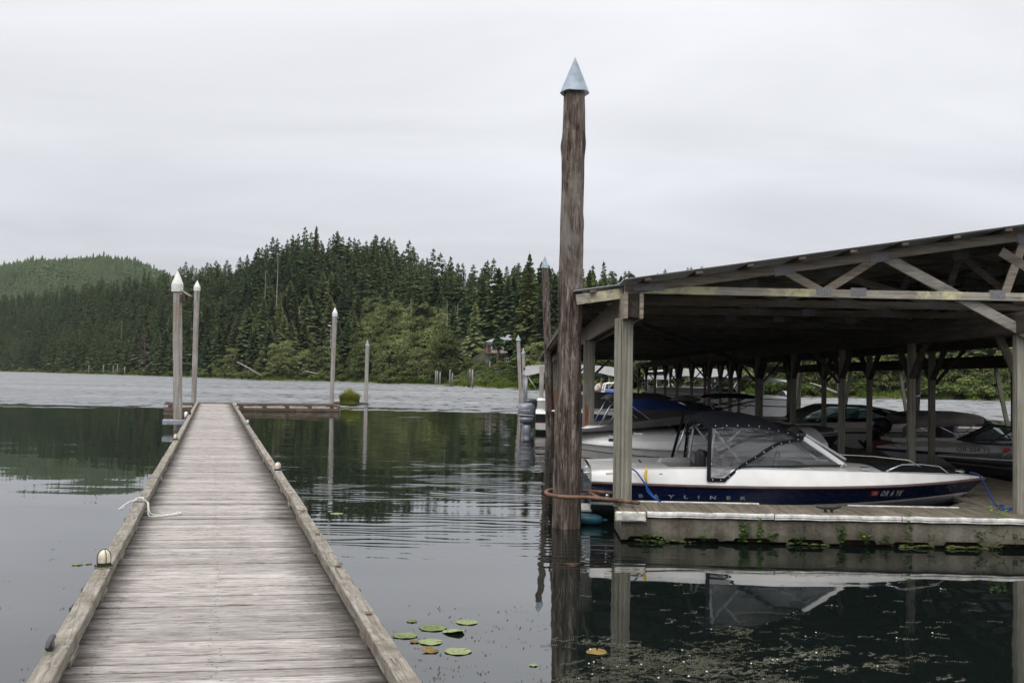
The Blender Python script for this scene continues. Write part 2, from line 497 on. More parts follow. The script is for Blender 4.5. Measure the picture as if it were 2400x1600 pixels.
M_FENDER = m_plain('teal_fender', (0.012, 0.090, 0.120), 0.38, 0, 0, 0.2, 7)
M_WHITEV = m_plain('white_vinyl_strip', (0.60, 0.58, 0.545), 0.55, 0, 0.06, 0.24, 7)
M_GEL = m_plain('white_gelcoat', (0.84, 0.83, 0.81), 0.20, 0, 0.02, 0.05, 2.5, Coat_Weight=0.3)
M_GELC = m_plain('cream_gelcoat', (0.68, 0.655, 0.60), 0.28, 0, 0.04, 0.07, 2.5, Coat_Weight=0.2)
M_GELG = m_plain('grey_hull_paint', (0.33, 0.33, 0.34), 0.35, 0, 0.04, 0.08, 2.5)
M_BEIGE = m_plain('beige_panel', (0.66, 0.57, 0.36), 0.5)
M_VINYLG = m_plain('grey_boat_vinyl', (0.48, 0.475, 0.46), 0.55, 0, 0.03, 0.12, 2.0, 0.3, 30)
M_RUB = m_plain('brown_rub_rail', (0.13, 0.085, 0.075), 0.55)
M_BLACKS = m_plain('black_stripe', (0.018, 0.018, 0.02), 0.35)
M_BROWNS = m_plain('brown_stripe', (0.17, 0.145, 0.12), 0.4)
M_REDH = m_plain('dark_red_hull_stripe', (0.15, 0.018, 0.02), 0.35)
M_BLUES = m_plain('dark_blue_stripe', (0.02, 0.035, 0.11), 0.35)
M_ALU = m_plain('bare_aluminium', (0.40, 0.41, 0.42), 0.42, 0.75, 0, 0.15, 3.0)
M_ALUD = m_plain('dark_painted_aluminium', (0.045, 0.047, 0.05), 0.4, 0.3, 0, 0.15, 3.0)
M_CANVAS = m_plain('charcoal_canvas', (0.0115, 0.013, 0.0185), 0.9, 0, 0.06, 0.14, 3.0, 0.35, 260, Specular_IOR_Level=0.2)
M_CANVASG = m_plain('grey_canvas', (0.085, 0.083, 0.084), 0.88, 0, 0.08, 0.14, 3.0, 0.35, 260)
M_CANVASD = m_plain('dark_brown_grey_canvas', (0.050, 0.047, 0.046), 0.88, 0, 0.06, 0.14, 3.0, 0.35, 260)
M_CANVAST = m_plain('taupe_canvas', (0.235, 0.215, 0.19), 0.88, 0, 0.05, 0.14, 3.0, 0.35, 260)
M_CANVASB = m_plain('royal_blue_canvas', (0.008, 0.045, 0.21), 0.85, 0, 0, 0.2, 3.0, 0.35, 260)
M_CANVASW = m_plain('white_canvas', (0.72, 0.73, 0.75), 0.8, 0, 0, 0.06, 3.0)
M_AWNING = m_plain('dull_white_awning', (0.52, 0.51, 0.50), 0.8, 0, 0.03, 0.10, 0.8)
M_SEATD = m_plain('dark_seat_vinyl', (0.018, 0.018, 0.024), 0.5)
M_COWL = m_plain('grey_engine_cowl', (0.15, 0.16, 0.20), 0.35, 0.1, 0, 0.05, 3.0, Coat_Weight=0.4)
M_LETW = m_plain('white_lettering', (0.75, 0.75, 0.74), 0.5)
M_LETG = m_plain('worn_silver_lettering', (0.33, 0.34, 0.37), 0.5)
M_LETK = m_plain('black_lettering', (0.015, 0.015, 0.02), 0.5)
M_STICK = m_plain('red_sticker', (0.62, 0.05, 0.03), 0.5)
M_LENS = m_plain('frosted_cream_lens', (0.62, 0.56, 0.42), 0.35, 0, 0, 0.15, 12)
M_MOSS = m_plain('moss', (0.065, 0.080, 0.018), 0.95, 0, 0, 0.4, 30)
M_FOAM = m_plain('brown_float_side', (0.055, 0.036, 0.018), 0.9, 0, 0, 0.5, 5.0, 0.5, 40)
M_GLASS = m_glass('boat_window_glass', (0.82, 0.85, 0.86), 0.04, 1.6, 0.0, 0.16, (0.45, 0.47, 0.49))
M_GLASSD = m_glass('tinted_boat_glass', (0.30, 0.36, 0.36))
M_VINYL = m_glass('clear_vinyl_window', (0.80, 0.80, 0.82), 0.08, 1.6, 0.9, 0.10, (0.45, 0.45, 0.47))
M_SKIN = m_plain('skin', (0.42, 0.24, 0.17), 0.6)
M_SHIRT = m_plain('pale_patterned_shirt', (0.66, 0.55, 0.54), 0.85, 0, 0, 0.4, 26)
M_HAIR = m_plain('dark_cap_cloth', (0.05, 0.025, 0.02), 0.8)
M_TROUSER = m_plain('dark_trouser_cloth', (0.04, 0.045, 0.06), 0.85)
M_HOUSEW = m_plain('pale_blue_siding', (0.50, 0.56, 0.60), 0.7)
M_HOUSER = m_plain('grey_shingle_roof', (0.30, 0.31, 0.33), 0.85, 0, 0, 0.2, 2)
M_HOUSED = m_plain('red_cedar_deck', (0.26, 0.10, 0.055), 0.8, 0, 0.1, 0.2, 3)
M_DARKWIN = m_plain('dark_window_pane', (0.02, 0.028, 0.032), 0.12)
M_BARK = m_plain('conifer_bark', (0.085, 0.065, 0.05), 0.95, 0, 0.25, 0.25, 1.5)
M_BARKP = m_plain('pale_alder_bark', (0.25, 0.235, 0.205), 0.9, 0, 0.15, 0.2, 1.5)
M_SNAG = m_plain('bleached_dead_wood', (0.27, 0.235, 0.20), 0.92, 0, 0.15, 0.2, 1.5)
M_BRICK = m_plain('mat_black', (0.02, 0.02, 0.02), 0.8)
L_CON = m_leaf('conifer_needles', (0.043, 0.067, 0.034), (0.092, 0.128, 0.057), (0.172, 0.196, 0.082), 0.35, 0.42, 0.15)
L_CONM = m_leaf('cedar_needles', (0.058, 0.088, 0.036), (0.112, 0.150, 0.060), (0.185, 0.205, 0.090), 0.40, 0.30, 0.15)
L_CONL = m_leaf('light_spruce_needles', (0.030, 0.050, 0.018), (0.070, 0.095, 0.032), (0.13, 0.145, 0.06), 0.5, 0.15, 0.15)
L_CONS = m_leaf('forest_needles', (0.043, 0.067, 0.034), (0.092, 0.128, 0.057), (0.166, 0.192, 0.082), 0.10, 0.0, 0.12, True)
L_FAR = m_leaf('young_forest_needles', (0.028, 0.044, 0.024), (0.070, 0.098, 0.046), (0.128, 0.152, 0.070), 0.04, 0.0, 0.12, True)
L_ALDER = m_leaf('alder_leaves', (0.080, 0.104, 0.040), (0.150, 0.178, 0.068), (0.240, 0.255, 0.115), 0.5, 0.25, 0.3)
L_BUSH = m_leaf('shrub_leaves', (0.060, 0.090, 0.030), (0.115, 0.155, 0.050), (0.185, 0.212, 0.078), 0.6, 0.25, 0.3)
L_DEAD = m_leaf('dead_twigs', (0.10, 0.085, 0.068), (0.155, 0.130, 0.10), (0.22, 0.185, 0.15), 0.5, 0.1, 0.1)
L_GRASS = m_leaf('bank_grass', (0.045, 0.080, 0.015), (0.095, 0.150, 0.025), (0.19, 0.22, 0.06), 0.15, 0.0, 0.3, True)
L_TUFT = m_leaf('tall_tuft_grass', (0.20, 0.24, 0.05), (0.34, 0.35, 0.09), (0.52, 0.44, 0.20), 3.0, 0.0, 0.3)
L_SPRIG = m_leaf('weed_leaves', (0.055, 0.135, 0.03), (0.115, 0.24, 0.045), (0.23, 0.37, 0.07), 6.0, 0.2, 0.3)
L_WEED = m_leaf('pond_weed', (0.020, 0.020, 0.012), (0.075, 0.075, 0.055), (0.21, 0.205, 0.165), 2.5, 0.0, 0.1, True)
L_PAD = m_leaf('lily_pad_leaf', (0.17, 0.21, 0.095), (0.27, 0.32, 0.155), (0.37, 0.39, 0.21), 12.0, 0.12, 0.1)
L_PADB = m_leaf('browned_lily_leaf', (0.12, 0.075, 0.03), (0.24, 0.16, 0.06), (0.33, 0.26, 0.12), 9.0, 0.1, 0.1)

# navy gelcoat with scuffs
t = NT('scuffed_navy_gelcoat'); v = t.obj()
sc = t.noise(t.scale(v, (1.2, 3, 9)), 3.0, 6, .75, 1.5)
col = t.mix(t.mr(sc, .66, .76, 0, .5), (0.010, 0.016, 0.055), (0.13, 0.15, 0.23))
t.bsdf(col, t.mr(sc, .5, .7, .22, .5), Coat_Weight=0.2); M_NAVY = t.m

# stained float concrete: streaks run down from the top, algae near the water
t = NT('stained_concrete'); v = t.obj(False); p = t.sep(v)
n1 = t.noise(v, 2.2, 6, .65); n2 = t.noise(v, 26, 5, .7); st = t.noise(t.scale(v, (7, 7, .6)), 1.0, 4, .6)
k = t.math('ADD', t.math('MULTIPLY', n1, .5), t.math('ADD', t.math('MULTIPLY', n2, .22), t.math('MULTIPLY', st, .3)))
col = t.ramp(k, [(.38, (.032, .027, .020)), (.5, (.105, .092, .070)), (.66, (.225, .205, .165))])
alg = t.mr(t.math('ADD', p[2], t.math('MULTIPLY', t.math('SUBTRACT', n1, .5), .25)), .16, .02, 0, .75)
col = t.mix(alg, col, (.040, .038, .018))
sp_ = t.mr(n2, .70, .74, 0, .6)
col = t.mix(sp_, col, (.42, .41, .37))
t.bsdf(col, .9, normal=t.bump(t.math('ADD', n2, n1), .5, .008)); M_CONC = t.m

# terrain: dark forest floor, grass near the water
t = NT('hillside_ground'); v = t.pos(); p = t.sep(v)
n1 = t.noise(v, .08, 5, .6); n2 = t.noise(v, .6, 4, .6)
gr = t.ramp(n2, [(.35, (.045, .070, .016)), (.62, (.115, .150, .035))])
fl = t.ramp(n2, [(.35, (.016, .022, .010)), (.65, (.045, .05, .022))])
mk = t.mr(t.math('ADD', p[2], t.math('MULTIPLY', t.math('SUBTRACT', n1, .5), 4.0)), 1.2, 2.6, 0, 1)
col = t.mix(mk, gr, fl)
mud = t.mr(t.math('ADD', p[2], t.math('MULTIPLY', t.math('SUBTRACT', n2, .5), .4)), .14, .32, 1, 0)
col = t.mix(mud, col, (.12, .095, .06))
t.bsdf(col, .95); M_GROUND = t.m

# water: dark body, mirror surface, facet slopes written straight into the normal
t = NT('lake_water'); v = t.pos(); p = t.sep(v)
def cen(x): return t.math('SUBTRACT', x, 0.5)
wob = t.noise(t.scale(v, (.035, .16, 1)), 1.0, 6, .72)
far = t.mr(t.math('ADD', p[1], t.math('MULTIPLY', cen(wob), 60.0)), 50, 82, 0, 1, True)
streak = t.noise(t.scale(v, (.010, .060, 1)), 1.0, 4, .65, .3)
far = t.math('MULTIPLY', far, t.mr(streak, .34, .56, .35, 1.0))
fx = t.noise(t.scale(v, (1.1, 1.8, 1)), 1.0, 5, .62, 0, True)
fs = t.sep(fx)
# middle patch of small wavelets running towards the camera, right of the dock
px_ = t.math('ADD', p[0], t.math('MULTIPLY', p[1], 0.30))
patch = t.math('MULTIPLY', t.mr(p[1], 9.2, 12.5, 0, 1, True), t.mr(p[1], 20, 40, 1, .12, True))
patch = t.math('MULTIPLY', patch, t.mr(px_, .6, 1.6, 0, 1, True))
pn = t.noise(t.scale(v, (.22, .55, 1)), 1.0, 3, .55)
patch = t.math('MULTIPLY', patch, t.mr(pn, .36, .56, .12, 1.0, True))
patch = t.math('MULTIPLY', patch, t.mr(p[0], 1.2, 4.5, 1, .12, True))
wv = t.noise(t.scale(v, (.42, 1.0, 1)), 1.0, 2, .5)
ph = t.math('ADD', t.math('MULTIPLY', p[1], 25.0), t.math('MULTIPLY', wv, 24.0))
wy = t.math('MULTIPLY', t.math('MULTIPLY', t.math('SINE', ph), t.mr(t.noise(t.scale(v, (.8, 2.0, 1)), 1.0, 3, .6), .35, .62, .1, 1.0)), .040)
mid = t.mr(p[1], 16, 55, .3, 1.0)
cx = t.noise(t.scale(v, (.9, 2.6, 1)), 1.0, 3, .5, 0, True); cs = t.sep(cx)
big = t.noise(t.scale(v, (.25, .7, 1)), 1.0, 2, .5, 0, True); bs = t.sep(big)
nx = t.math('ADD', t.math('MULTIPLY', cen(cs[0]), .020), t.math('ADD', t.math('MULTIPLY', cen(bs[0]), .012), t.math('MULTIPLY', t.math('MULTIPLY', cen(fs[0]), far), 1.1)))
ny = t.math('ADD', t.math('MULTIPLY', t.math('MULTIPLY', cen(cs[1]), mid), .050), t.math('ADD', t.math('MULTIPLY', cen(bs[1]), .020), t.math('MULTIPLY', t.math('SUBTRACT', t.math('MULTIPLY', cen(fs[1]), 1.5), t.mr(t.noise(t.scale(v, (.8, .30, 1)), 1.0, 5, .7), .36, .58, .04, .55)), far)))
ny = t.math('ADD', ny, t.math('MULTIPLY', wy, patch))
cb = t.n('ShaderNodeCombineXYZ'); t.l(nx, cb.inputs[0]); t.l(ny, cb.inputs[1]); cb.inputs[2].default_value = 1.0
nm = t.n('ShaderNodeVectorMath', operation='NORMALIZE'); t.l(cb.outputs[0], nm.inputs[0])
t.bsdf((.005, .008, .007), t.mr(far, 0, 1, .02, .10), normal=nm.outputs[0], IOR=t.mr(far, 0, 1, 2.0, 2.9), Specular_IOR_Level=0.5); M_WATER = t.m
# ------------------------------------------------------------------ setting: water, ground, hills
rng = random.Random(7)
nrg = np.random.default_rng(7)

me = fast_mesh('water', [(-3000, -60, 0), (3000, -60, 0), (3000, 2600, 0), (-3000, 2600, 0)], [(0, 1, 2, 3)], M_WATER)
tag(link('water', me), kind='structure')

SHORE_PX = [(-500, 868), (-200, 869), (0, 870.3), (204, 876), (306, 879), (459, 884), (600, 890), (815, 894.5), (1020, 902.7), (1160, 909), (1215, 911.5), (1500, 921), (1790, 928), (2100, 933), (2400, 939.5), (2800, 948)]
_sh = []
for px, py in SHORE_PX:
    if px < 0: _sh.append(((px - 1200) / F_PX, 730 + (-px) * .25)); continue
    q = gz(px, py); _sh.append((q.x / q.y, q.y))
SH_T = [a for a, b in _sh]; SH_Y = [b for a, b in _sh]
def shore(t): return float(np.interp(t, SH_T, SH_Y)) + 3.0 * math.sin(t * 61) + 1.6 * math.sin(t * 171 + 1)
SIL = [(-600, 690), (0, 690), (100, 682), (200, 664), (300, 650), (380, 642), (450, 622), (540, 614), (580, 592), (610, 566), (680, 554), (740, 546), (840, 553), (900, 558), (940, 580), (1000, 602), (1050, 620), (1100, 632), (1150, 622), (1250, 628), (1370, 646), (1450, 645), (1520, 640), (1600, 630), (1750, 622), (2400, 640), (2900, 650)]
def ridge(t):
    px = t * F_PX + 1200; py = float(np.interp(px, [a for a, b in SIL], [b for a, b in SIL])); hz_ = 885 + .018 * (px - 1200)
    Ys = float(np.interp(t, SH_T, SH_Y))
    return max(3.0, (hz_ - py) / F_PX * (Ys + 100) + H - 17.0)
def sst(a, b, x):
    k = min(max((x - a) / (b - a), 0), 1); return k * k * (3 - 2 * k)
def ground(t, s):
    """height at bearing slope t and s metres behind the shoreline"""
    if s < 0: return max(-3.0, s * .14)
    z = 1.0 * (1 - math.exp(-s / 4.0)) * .9
    z += ridge(t) * sst(4, 112, s) + 0.5 * math.sin(s * .21 + t * 90) * sst(6, 30, s)
    return z
def gpt(t, s):
    Y = shore(t) + s
    return Vector((t * Y, Y, ground(t, s)))
ts = np.linspace(-.82, .82, 150)
ss = [-40, -12, -5, -2, -.6, 0, .6, 1.4, 2.5, 4, 6, 9, 13, 18, 25, 33, 42, 52, 63, 75, 88, 100, 115, 140, 180, 230]
V = []; T = []
for a in ts:
    for s in ss: V.append(tuple(gpt(float(a), s)))
ns = len(ss)
for i in range(len(ts) - 1):
    for j in range(ns - 1): T.append((i * ns + j, (i + 1) * ns + j, (i + 1) * ns + j + 1, i * ns + j + 1))
tag(link('hillside', fast_mesh('hillside', V, T, M_GROUND, True)), kind='structure')

# the higher hill far behind on the left
FH_PX = [-700, -400, -150, 0, 90, 180, 240, 320, 390, 480, 600, 760, 1000]
FH_Y = [700, 660, 632, 622, 606, 596, 599, 612, 632, 668, 710, 760, 820]
def far_top(t): 
    px = t * F_PX + 1200
    py = float(np.interp(px, FH_PX, FH_Y)); hz = 885 + .018 * (px - 1200)
    return (hz - py) / F_PX
FY0, FYR, FY1 = 880.0, 1280.0, 1700.0
def far_z(t, Y):
    zr = far_top(t) * FYR + H - 11.0
    k = sst(FY0, FYR, Y) if Y < FYR else 1 - .7 * sst(FYR, FY1, Y)
    lump = 9.0 * math.sin(t * 41 + Y * .011) + 6 * math.sin(t * 97 - Y * .019) + 4 * math.sin(t * 190 + Y * .03)
    return max(zr, 4) * k + lump * k * (1 - k) * 3 
V = []; T = []
ft = np.linspace(-.85, -.08, 70); fy = np.linspace(FY0, FY1, 30)
for a in ft:
    for y in fy: V.append((a * y, y, far_z(float(a), float(y))))
for i in range(len(ft) - 1):
    for j in range(len(fy) - 1): T.append((i * 30 + j, (i + 1) * 30 + j, (i + 1) * 30 + j + 1, i * 30 + j + 1))
tag(link('far_hill', fast_mesh('far_hill', V, T, M_GROUND, True)), kind='structure')

# ------------------------------------------------------------------ trees
def conifer_arrays(h, rmax, seed, whorls, nb, base=.12, sprays=5, ragged=.35, bend=0.0):
    r = random.Random(seed); V = []; T = []
    for w in range(whorls):
        u = w / (whorls - 1)
        z = h * (base + (1 - base) * (1 - (1 - u) ** 1.35))
        if w: z += r.uniform(-.4, .4) * h / whorls * (1.2 - u)
        env = (1 - u) ** .92 * (.55 + .45 * min(1, u * 6 + .35))
        z_w = z
        for b in range(nb):
            z = z_w
            L = rmax * env * r.uniform(1 - ragged, 1.08) + .10
            if r.random() < .10: L *= r.uniform(.3, .6)
            a = r.uniform(0, 2 * math.pi)
            dx, dy = math.cos(a), math.sin(a)
            zb = z
            z = zb + r.uniform(-.75, .75) * h * (1 - base) * 1.35 * (1 - u) ** .35 / whorls
            droop = r.uniform(.10, .38) * L * (1.15 - u)
            lift = .45 * L * u * u
            for k in range(sprays):
                q0 = .05 + .70 * k / sprays; q1 = min(1.0, q0 + r.uniform(.34, .55))
                wd = L * r.uniform(.13, .26) * (1.1 - .6 * q0) + .10
                side = (-1 if k % 2 else 1) * r.uniform(.1, .9)
                p0 = (dx * L * q0, dy * L * q0, z - droop * q0 ** 1.6 + lift * q0)
                tipx = dx * L * q1 - dy * wd * 1.4 * side; tipy = dy * L * q1 + dx * wd * 1.4 * side
                p2 = (tipx, tipy, z - droop * q1 ** 1.6 + lift * q1 - r.uniform(.02, .16) * L)
                mx, my = (p0[0] + p2[0]) / 2, (p0[1] + p2[1]) / 2; mz = (p0[2] + p2[2]) / 2
                hang = r.uniform(.25, .85) * wd + .12
                p1 = (mx - dy * wd, my + dx * wd, mz - hang * r.uniform(.2, 1))
                p3 = (mx + dy * wd, my - dx * wd, mz - hang)
                n = len(V); V += [p0, p1, p2, p3]; T += [(n, n + 1, n + 2), (n, n + 2, n + 3)]
                if k % 2 == 0:
                    e = r.uniform(-.5, .5) * wd
                    n = len(V); V += [p0, p2, (mx - dy * e, my + dx * e, mz - hang * 1.7 - .15)]; T.append((n, n + 1, n + 2))
    V = np.array(V, dtype=np.float32)
    # leading shoot
    n = len(V); tip = np.array([(0.10, 0, h * .97), (-.06, .09, h * .97), (-.06, -.09, h * .97), (0, 0, h * 1.035)], dtype=np.float32)
    V = np.vstack([V, tip]); T += [(n, n + 1, n + 3), (n + 1, n + 2, n + 3), (n + 2, n, n + 3)]
    if bend: V[:, 0] += bend * (V[:, 2] / h) ** 2
    return V, np.array(T, dtype=np.int32)
def trunk_mesh(name, h, r0, mat, seed, limbs=0, bend=0.0):
    r = random.Random(seed); mb = MB()
    pts = []; rr = []
    for i in range(7):
        u = i / 6; pts.append((bend * u * u + r.uniform(-.06, .06) * (i > 0), r.uniform(-.06, .06) * (i > 0), h * u - .6 * (i == 0))); rr.append(r0 * (1 - u) ** .8 + .03)
    mb.tube(pts, rr, 6)
    for k in range(limbs):
        z = h * r.uniform(.3, .85); a = r.uniform(0, 6.28); L = h * r.uniform(.12, .3)
        p = Vector((0, 0, z)); q = p + Vector((math.cos(a) * L * .6, math.sin(a) * L * .6, L * r.uniform(.2, .8)))
        m_ = (p + q) / 2 + Vector((r.uniform(-.3, .3), r.uniform(-.3, .3), r.uniform(-.2, .5)))
        mb.tube([p, m_, q], [r0 * .38, r0 * .25, .03], 5, False)
    return mb.mesh(name, mat, True)

CON = []
for k, (h, rm, wh, nb, rg, bs) in enumerate([(27, 4.6, 38, 8, .35, .06), (25, 4.0, 36, 8, .30, .04), (29, 4.3, 40, 7, .45, .10), (24, 5.2, 34, 9, .40, .03), (26, 3.7, 40, 7, .45, .14), (22, 4.8, 32, 9, .35, .03), (28, 4.9, 38, 7, .55, .08)]):
    Vc, Tc = conifer_arrays(h, rm, 100 + k, wh, nb, bs, 5, rg)
    tm_ = trunk_mesh('trunk', h * .97, .38, M_BARK, k)
    CON.append((h, fast_mesh('crown', Vc, Tc, L_CON), tm_)); CON.append((h, fast_mesh('crown', Vc, Tc, L_CON if k % 3 else L_CONM), tm_))
CON_LO = [conifer_arrays(25, rm, 300 + k, 24, 7, .05, 3, .4) for k, rm in enumerate((4.2, 4.8, 3.9, 5.2))]

def leafy_arrays(blobs, leaves, size, seed):
    """blobs: (cx,cy,cz,rx,ry,rz); leaf quads on the shells"""
    r = np.random.default_rng(seed)
    Vs = []; 
    for (cx, cy, cz, rx, ry, rz) in blobs:
        d = r.normal(size=(leaves, 3)); d /= np.linalg.norm(d, axis=1)[:, None]
        d[:, 2] = np.where(d[:, 2] < -.45, -d[:, 2], d[:, 2])
        rad = r.uniform(.55, 1.08, leaves)[:, None]
        c = np.array((cx, cy, cz)) + d * rad * np.array((rx, ry, rz))
        n = d + r.normal(size=(leaves, 3)) * .55; n[:, 2] += .3; n /= np.linalg.norm(n, axis=1)[:, None]
        a = np.cross(n, r.normal(size=(leaves, 3))); a /= np.linalg.norm(a, axis=1)[:, None]
        b = np.cross(n, a)
        s = (size * r.uniform(.55, 1.3, leaves))[:, None]
        q = np.stack([c - a * s, c - b * s * .6, c + a * s, c + b * s * .6], axis=1)
        Vs.append(q.reshape(-1, 3))
    V = np.concatenate(Vs); n = len(V) // 4
    return V, np.arange(n * 4).reshape(n, 4)
ALD = []
for k in range(6):
    r = random.Random(500 + k); h = r.uniform(11, 15); w = r.uniform(3.0, 4.2); bl = []
    for j in range(26):
        u = r.uniform(.22, 1.0); a = r.uniform(0, 6.28); e = w * math.sin(math.pi * min(.97, u * .82 + .12)) * r.uniform(.45, 1.0)
        s = r.uniform(.8, 1.7)
        bl.append((math.cos(a) * e, math.sin(a) * e, h * u - .8, s * 1.25, s * 1.25, s * .75))
    Va, Ta = leafy_arrays(bl, 75, .34, 500 + k)
    ALD.append((h, fast_mesh('crown', Va, Ta, L_ALDER), trunk_mesh('trunk', h * .9, .20, M_BARKP, 40 + k, 7, r.uniform(-1, 1))))
BUS = []
for k in range(5):
    r = random.Random(700 + k); h = r.uniform(2.2, 3.6); w = r.uniform(1.8, 2.8); bl = []
    for j in range(13):
        a = r.uniform(0, 6.28); e = w * r.uniform(0, 1) ** .6; s = r.uniform(.55, 1.05)
        bl.append((math.cos(a) * e, math.sin(a) * e, max(.4, h * (1 - (e / w) ** 2 * .75) * r.uniform(.4, 1) - s * .4), s * 1.2, s * 1.2, s * .8))
    Va, Ta = leafy_arrays(bl, 85, .22, 700 + k)
    BUS.append((h, fast_mesh('foliage', Va, Ta, L_BUSH), trunk_mesh('stem', h * .6, .09, M_BARK, 60 + k, 5)))

def put_tree(kind, name, parts, p, sc, rz, label, cat, group, lean=0.0):
    o = thing(name, label, cat, p, rz, group)
    o.scale = (sc[0], sc[0], sc[1]); o.rotation_euler = (lean, 0, rz)
    a, b = parts
    c = link(a.name.split('.')[0], a, o); d = link(b.name.split('.')[0], b, o)
    return o

# house clearing
HT = (1165 - 1200) / F_PX
def slope_at(px, py, lo=10, hi=110):
    """metres behind the shore where the hillside shows at this height of the photo"""
    best = None; t = (px - 1200) / F_PX
    for i in range(201):
        s = lo + (hi - lo) * i / 200; q = gpt(t, s); e = abs(at(px, py, q.y).z - q.z)
        if best is None or e < best[0]: best = (e, s)
    return best[1]
HS = slope_at(1165, 832)
print('house s', HS)
def clear(t, s):
    px = t * F_PX + 1200
    if 1085 < px < 1222 and s < HS + 14: return True
    return False
cands = []
for a in range(4000):
    pass
t_ = -.66
rows = []
s_list = np.arange(7, 122, 5.4)
for s in s_list:
    t_ = -.66
    while t_ < .62:
        Y = shore(t_) + s
        step = 4.9 / Y
        tt = t_ + rng.uniform(-.4, .4) * step; s2 = s + rng.uniform(-2.6, 2.6)
        t_ += step
        px = tt * F_PX + 1200
        if clear(tt, s2): continue
        near = 7 if px < 520 else (11 if px < 720 else (24 if px < 860 else (56 if px < 1100 else (9 if px < 1400 else 10))))
        if s2 < near * rng.uniform(.75, 1.25): continue
        if px > 1780 and s2 > 45: continue
        hh = rng.uniform(12, 18.5) if rng.random() < .88 else rng.uniform(18, 21)
        if px > 1500: hh *= .9
        cands.append((shore(tt) + s2, tt, s2, hh))
cands.sort(key=lambda c: c[0] / c[3] + .35 * max(0, c[2] - 40))
print('conifers', len(cands))
for i, (Y, tt, s2, hh) in enumerate(cands[:300]):
    k = rng.randrange(len(CON)); h0, cm, tm = CON[k]
    z = hh / h0
    put_tree('c', 'conifer_tree', (cm, tm), gpt(tt, s2), (z * rng.uniform(1.3, 1.85), z), rng.uniform(0, 6.28),
             'tall dark green conifer in the dense forest on the hill across the water', 'tree', 'conifers on the wooded hill across the water')
Vs = []; Ts = []; nv = 0
for (Y, tt, s2, hh) in cands[300:]:
    Vc, Tc = CON_LO[rng.randrange(4)]
    a = rng.uniform(0, 6.28); z = hh / 25.0; w = z * rng.uniform(1.3, 1.8)
    ca, sa = math.cos(a), math.sin(a); p = gpt(tt, s2)
    q = np.empty_like(Vc); q[:, 0] = (Vc[:, 0] * ca - Vc[:, 1] * sa) * w + p.x; q[:, 1] = (Vc[:, 0] * sa + Vc[:, 1] * ca) * w + p.y; q[:, 2] = Vc[:, 2] * z + p.z
    Vs.append(q); Ts.append(Tc + nv); nv += len(q)
if Vs:
    o = link('conifer_forest', fast_mesh('conifer_forest', np.concatenate(Vs), np.concatenate(Ts), L_CONS))
    tag(o, 'mass of dark conifers filling the hillside behind the front trees', 'forest', kind='stuff')

# young forest over the far hill
Vs = []; Ts = []; nv = 0
tier = []
for j in range(3):
    z0, z1, rr = .12 + .27 * j, .50 + .25 * j, .30 - .085 * j
    tier.append((z0, z1, rr))
cnt = 0
for i in range(15000):
    t = rng.uniform(-.66, -.12); Y = FY0 + 60 + (FYR + 60 - FY0 - 60) * rng.random() ** .85
    px = t * F_PX + 1200
    if px > 520 and rng.random() < .7: continue
    p = Vector((t * Y, Y, far_z(t, Y))); hh = rng.uniform(6, 13) * (1.35 if rng.random() < .10 else 1) * (.85 + .3 * math.sin(t * 60 + Y * .02))
    v = []; f = []; a0 = rng.uniform(0, 6)
    for (z0, z1, rr) in tier:
        n = len(v)
        for k in range(5):
            a = a0 + k * 1.2566 + z0 * 7; r_ = rr * hh * rng.uniform(.7, 1.15) * .8
            v.append((p.x + math.cos(a) * r_, p.y + math.sin(a) * r_, p.z + hh * (z0 + rng.uniform(-.04, .04))))
        v.append((p.x, p.y, p.z + hh * z1))
        for k in range(5): f.append((n + k, n + (k + 1) % 5, n + 5))
    Vs += v; Ts += [(x + nv, y + nv, z + nv) for x, y, z in f]; nv += len(v)
o = link('young_forest', fast_mesh('young_forest', Vs, Ts, L_FAR))
tag(o, 'even light green young conifer forest covering the far hill', 'forest', kind='stuff')

# broadleaf trees and shrubs between the forest and the water
nA = nB = 0
for i in range(545):
    px = rng.uniform(500, 2550) if i < 350 else rng.uniform(840, 1095); tt = (px - 1200) / F_PX
    if 1050 < px < 1225: continue
    far_ = 7 if px < 560 else (12 if px < 720 else (27 if px < 860 else (60 if px < 1100 else 9)))
    s2 = rng.uniform(3.5, far_)
    if rng.random() > (.35 if px < 620 else (.8 if px < 1400 else .55)): continue
    if 1380 < px < 1780 and rng.random() < .5: continue
    h0, cm, tm = ALD[rng.randrange(6)]
    z = rng.uniform(.45, .85) if px < 900 else rng.uniform(.5, .95)
    if px > 1225: z *= .75
    put_tree('a', 'alder_tree', (cm, tm), gpt(tt, s2), (z * rng.uniform(.9, 1.25), z), rng.uniform(0, 6.28),
             'rounded light green broadleaf tree along the far shore', 'tree', 'broadleaf trees along the far shore')
    nA += 1
for i in range(230):
    px = rng.uniform(-60, 2500); tt = (px - 1200) / F_PX
    s2 = rng.uniform(1.6, 7) if not (1020 < px < 1240) else rng.uniform(2, HS - 5)
    if 1380 < px < 1760 and rng.random() < .7: continue
    h0, cm, tm = BUS[rng.randrange(5)]
    z = rng.uniform(.5, 1.15) if not (1020 < px < 1240) else rng.uniform(.3, .7)
    put_tree('b', 'shore_shrub', (cm, tm), gpt(tt, s2), (z * rng.uniform(.9, 1.3), z), rng.uniform(0, 6.28),
             'low bushy green shrub on the far bank by the water', 'shrub', 'shrubs on the far bank')
    nB += 1
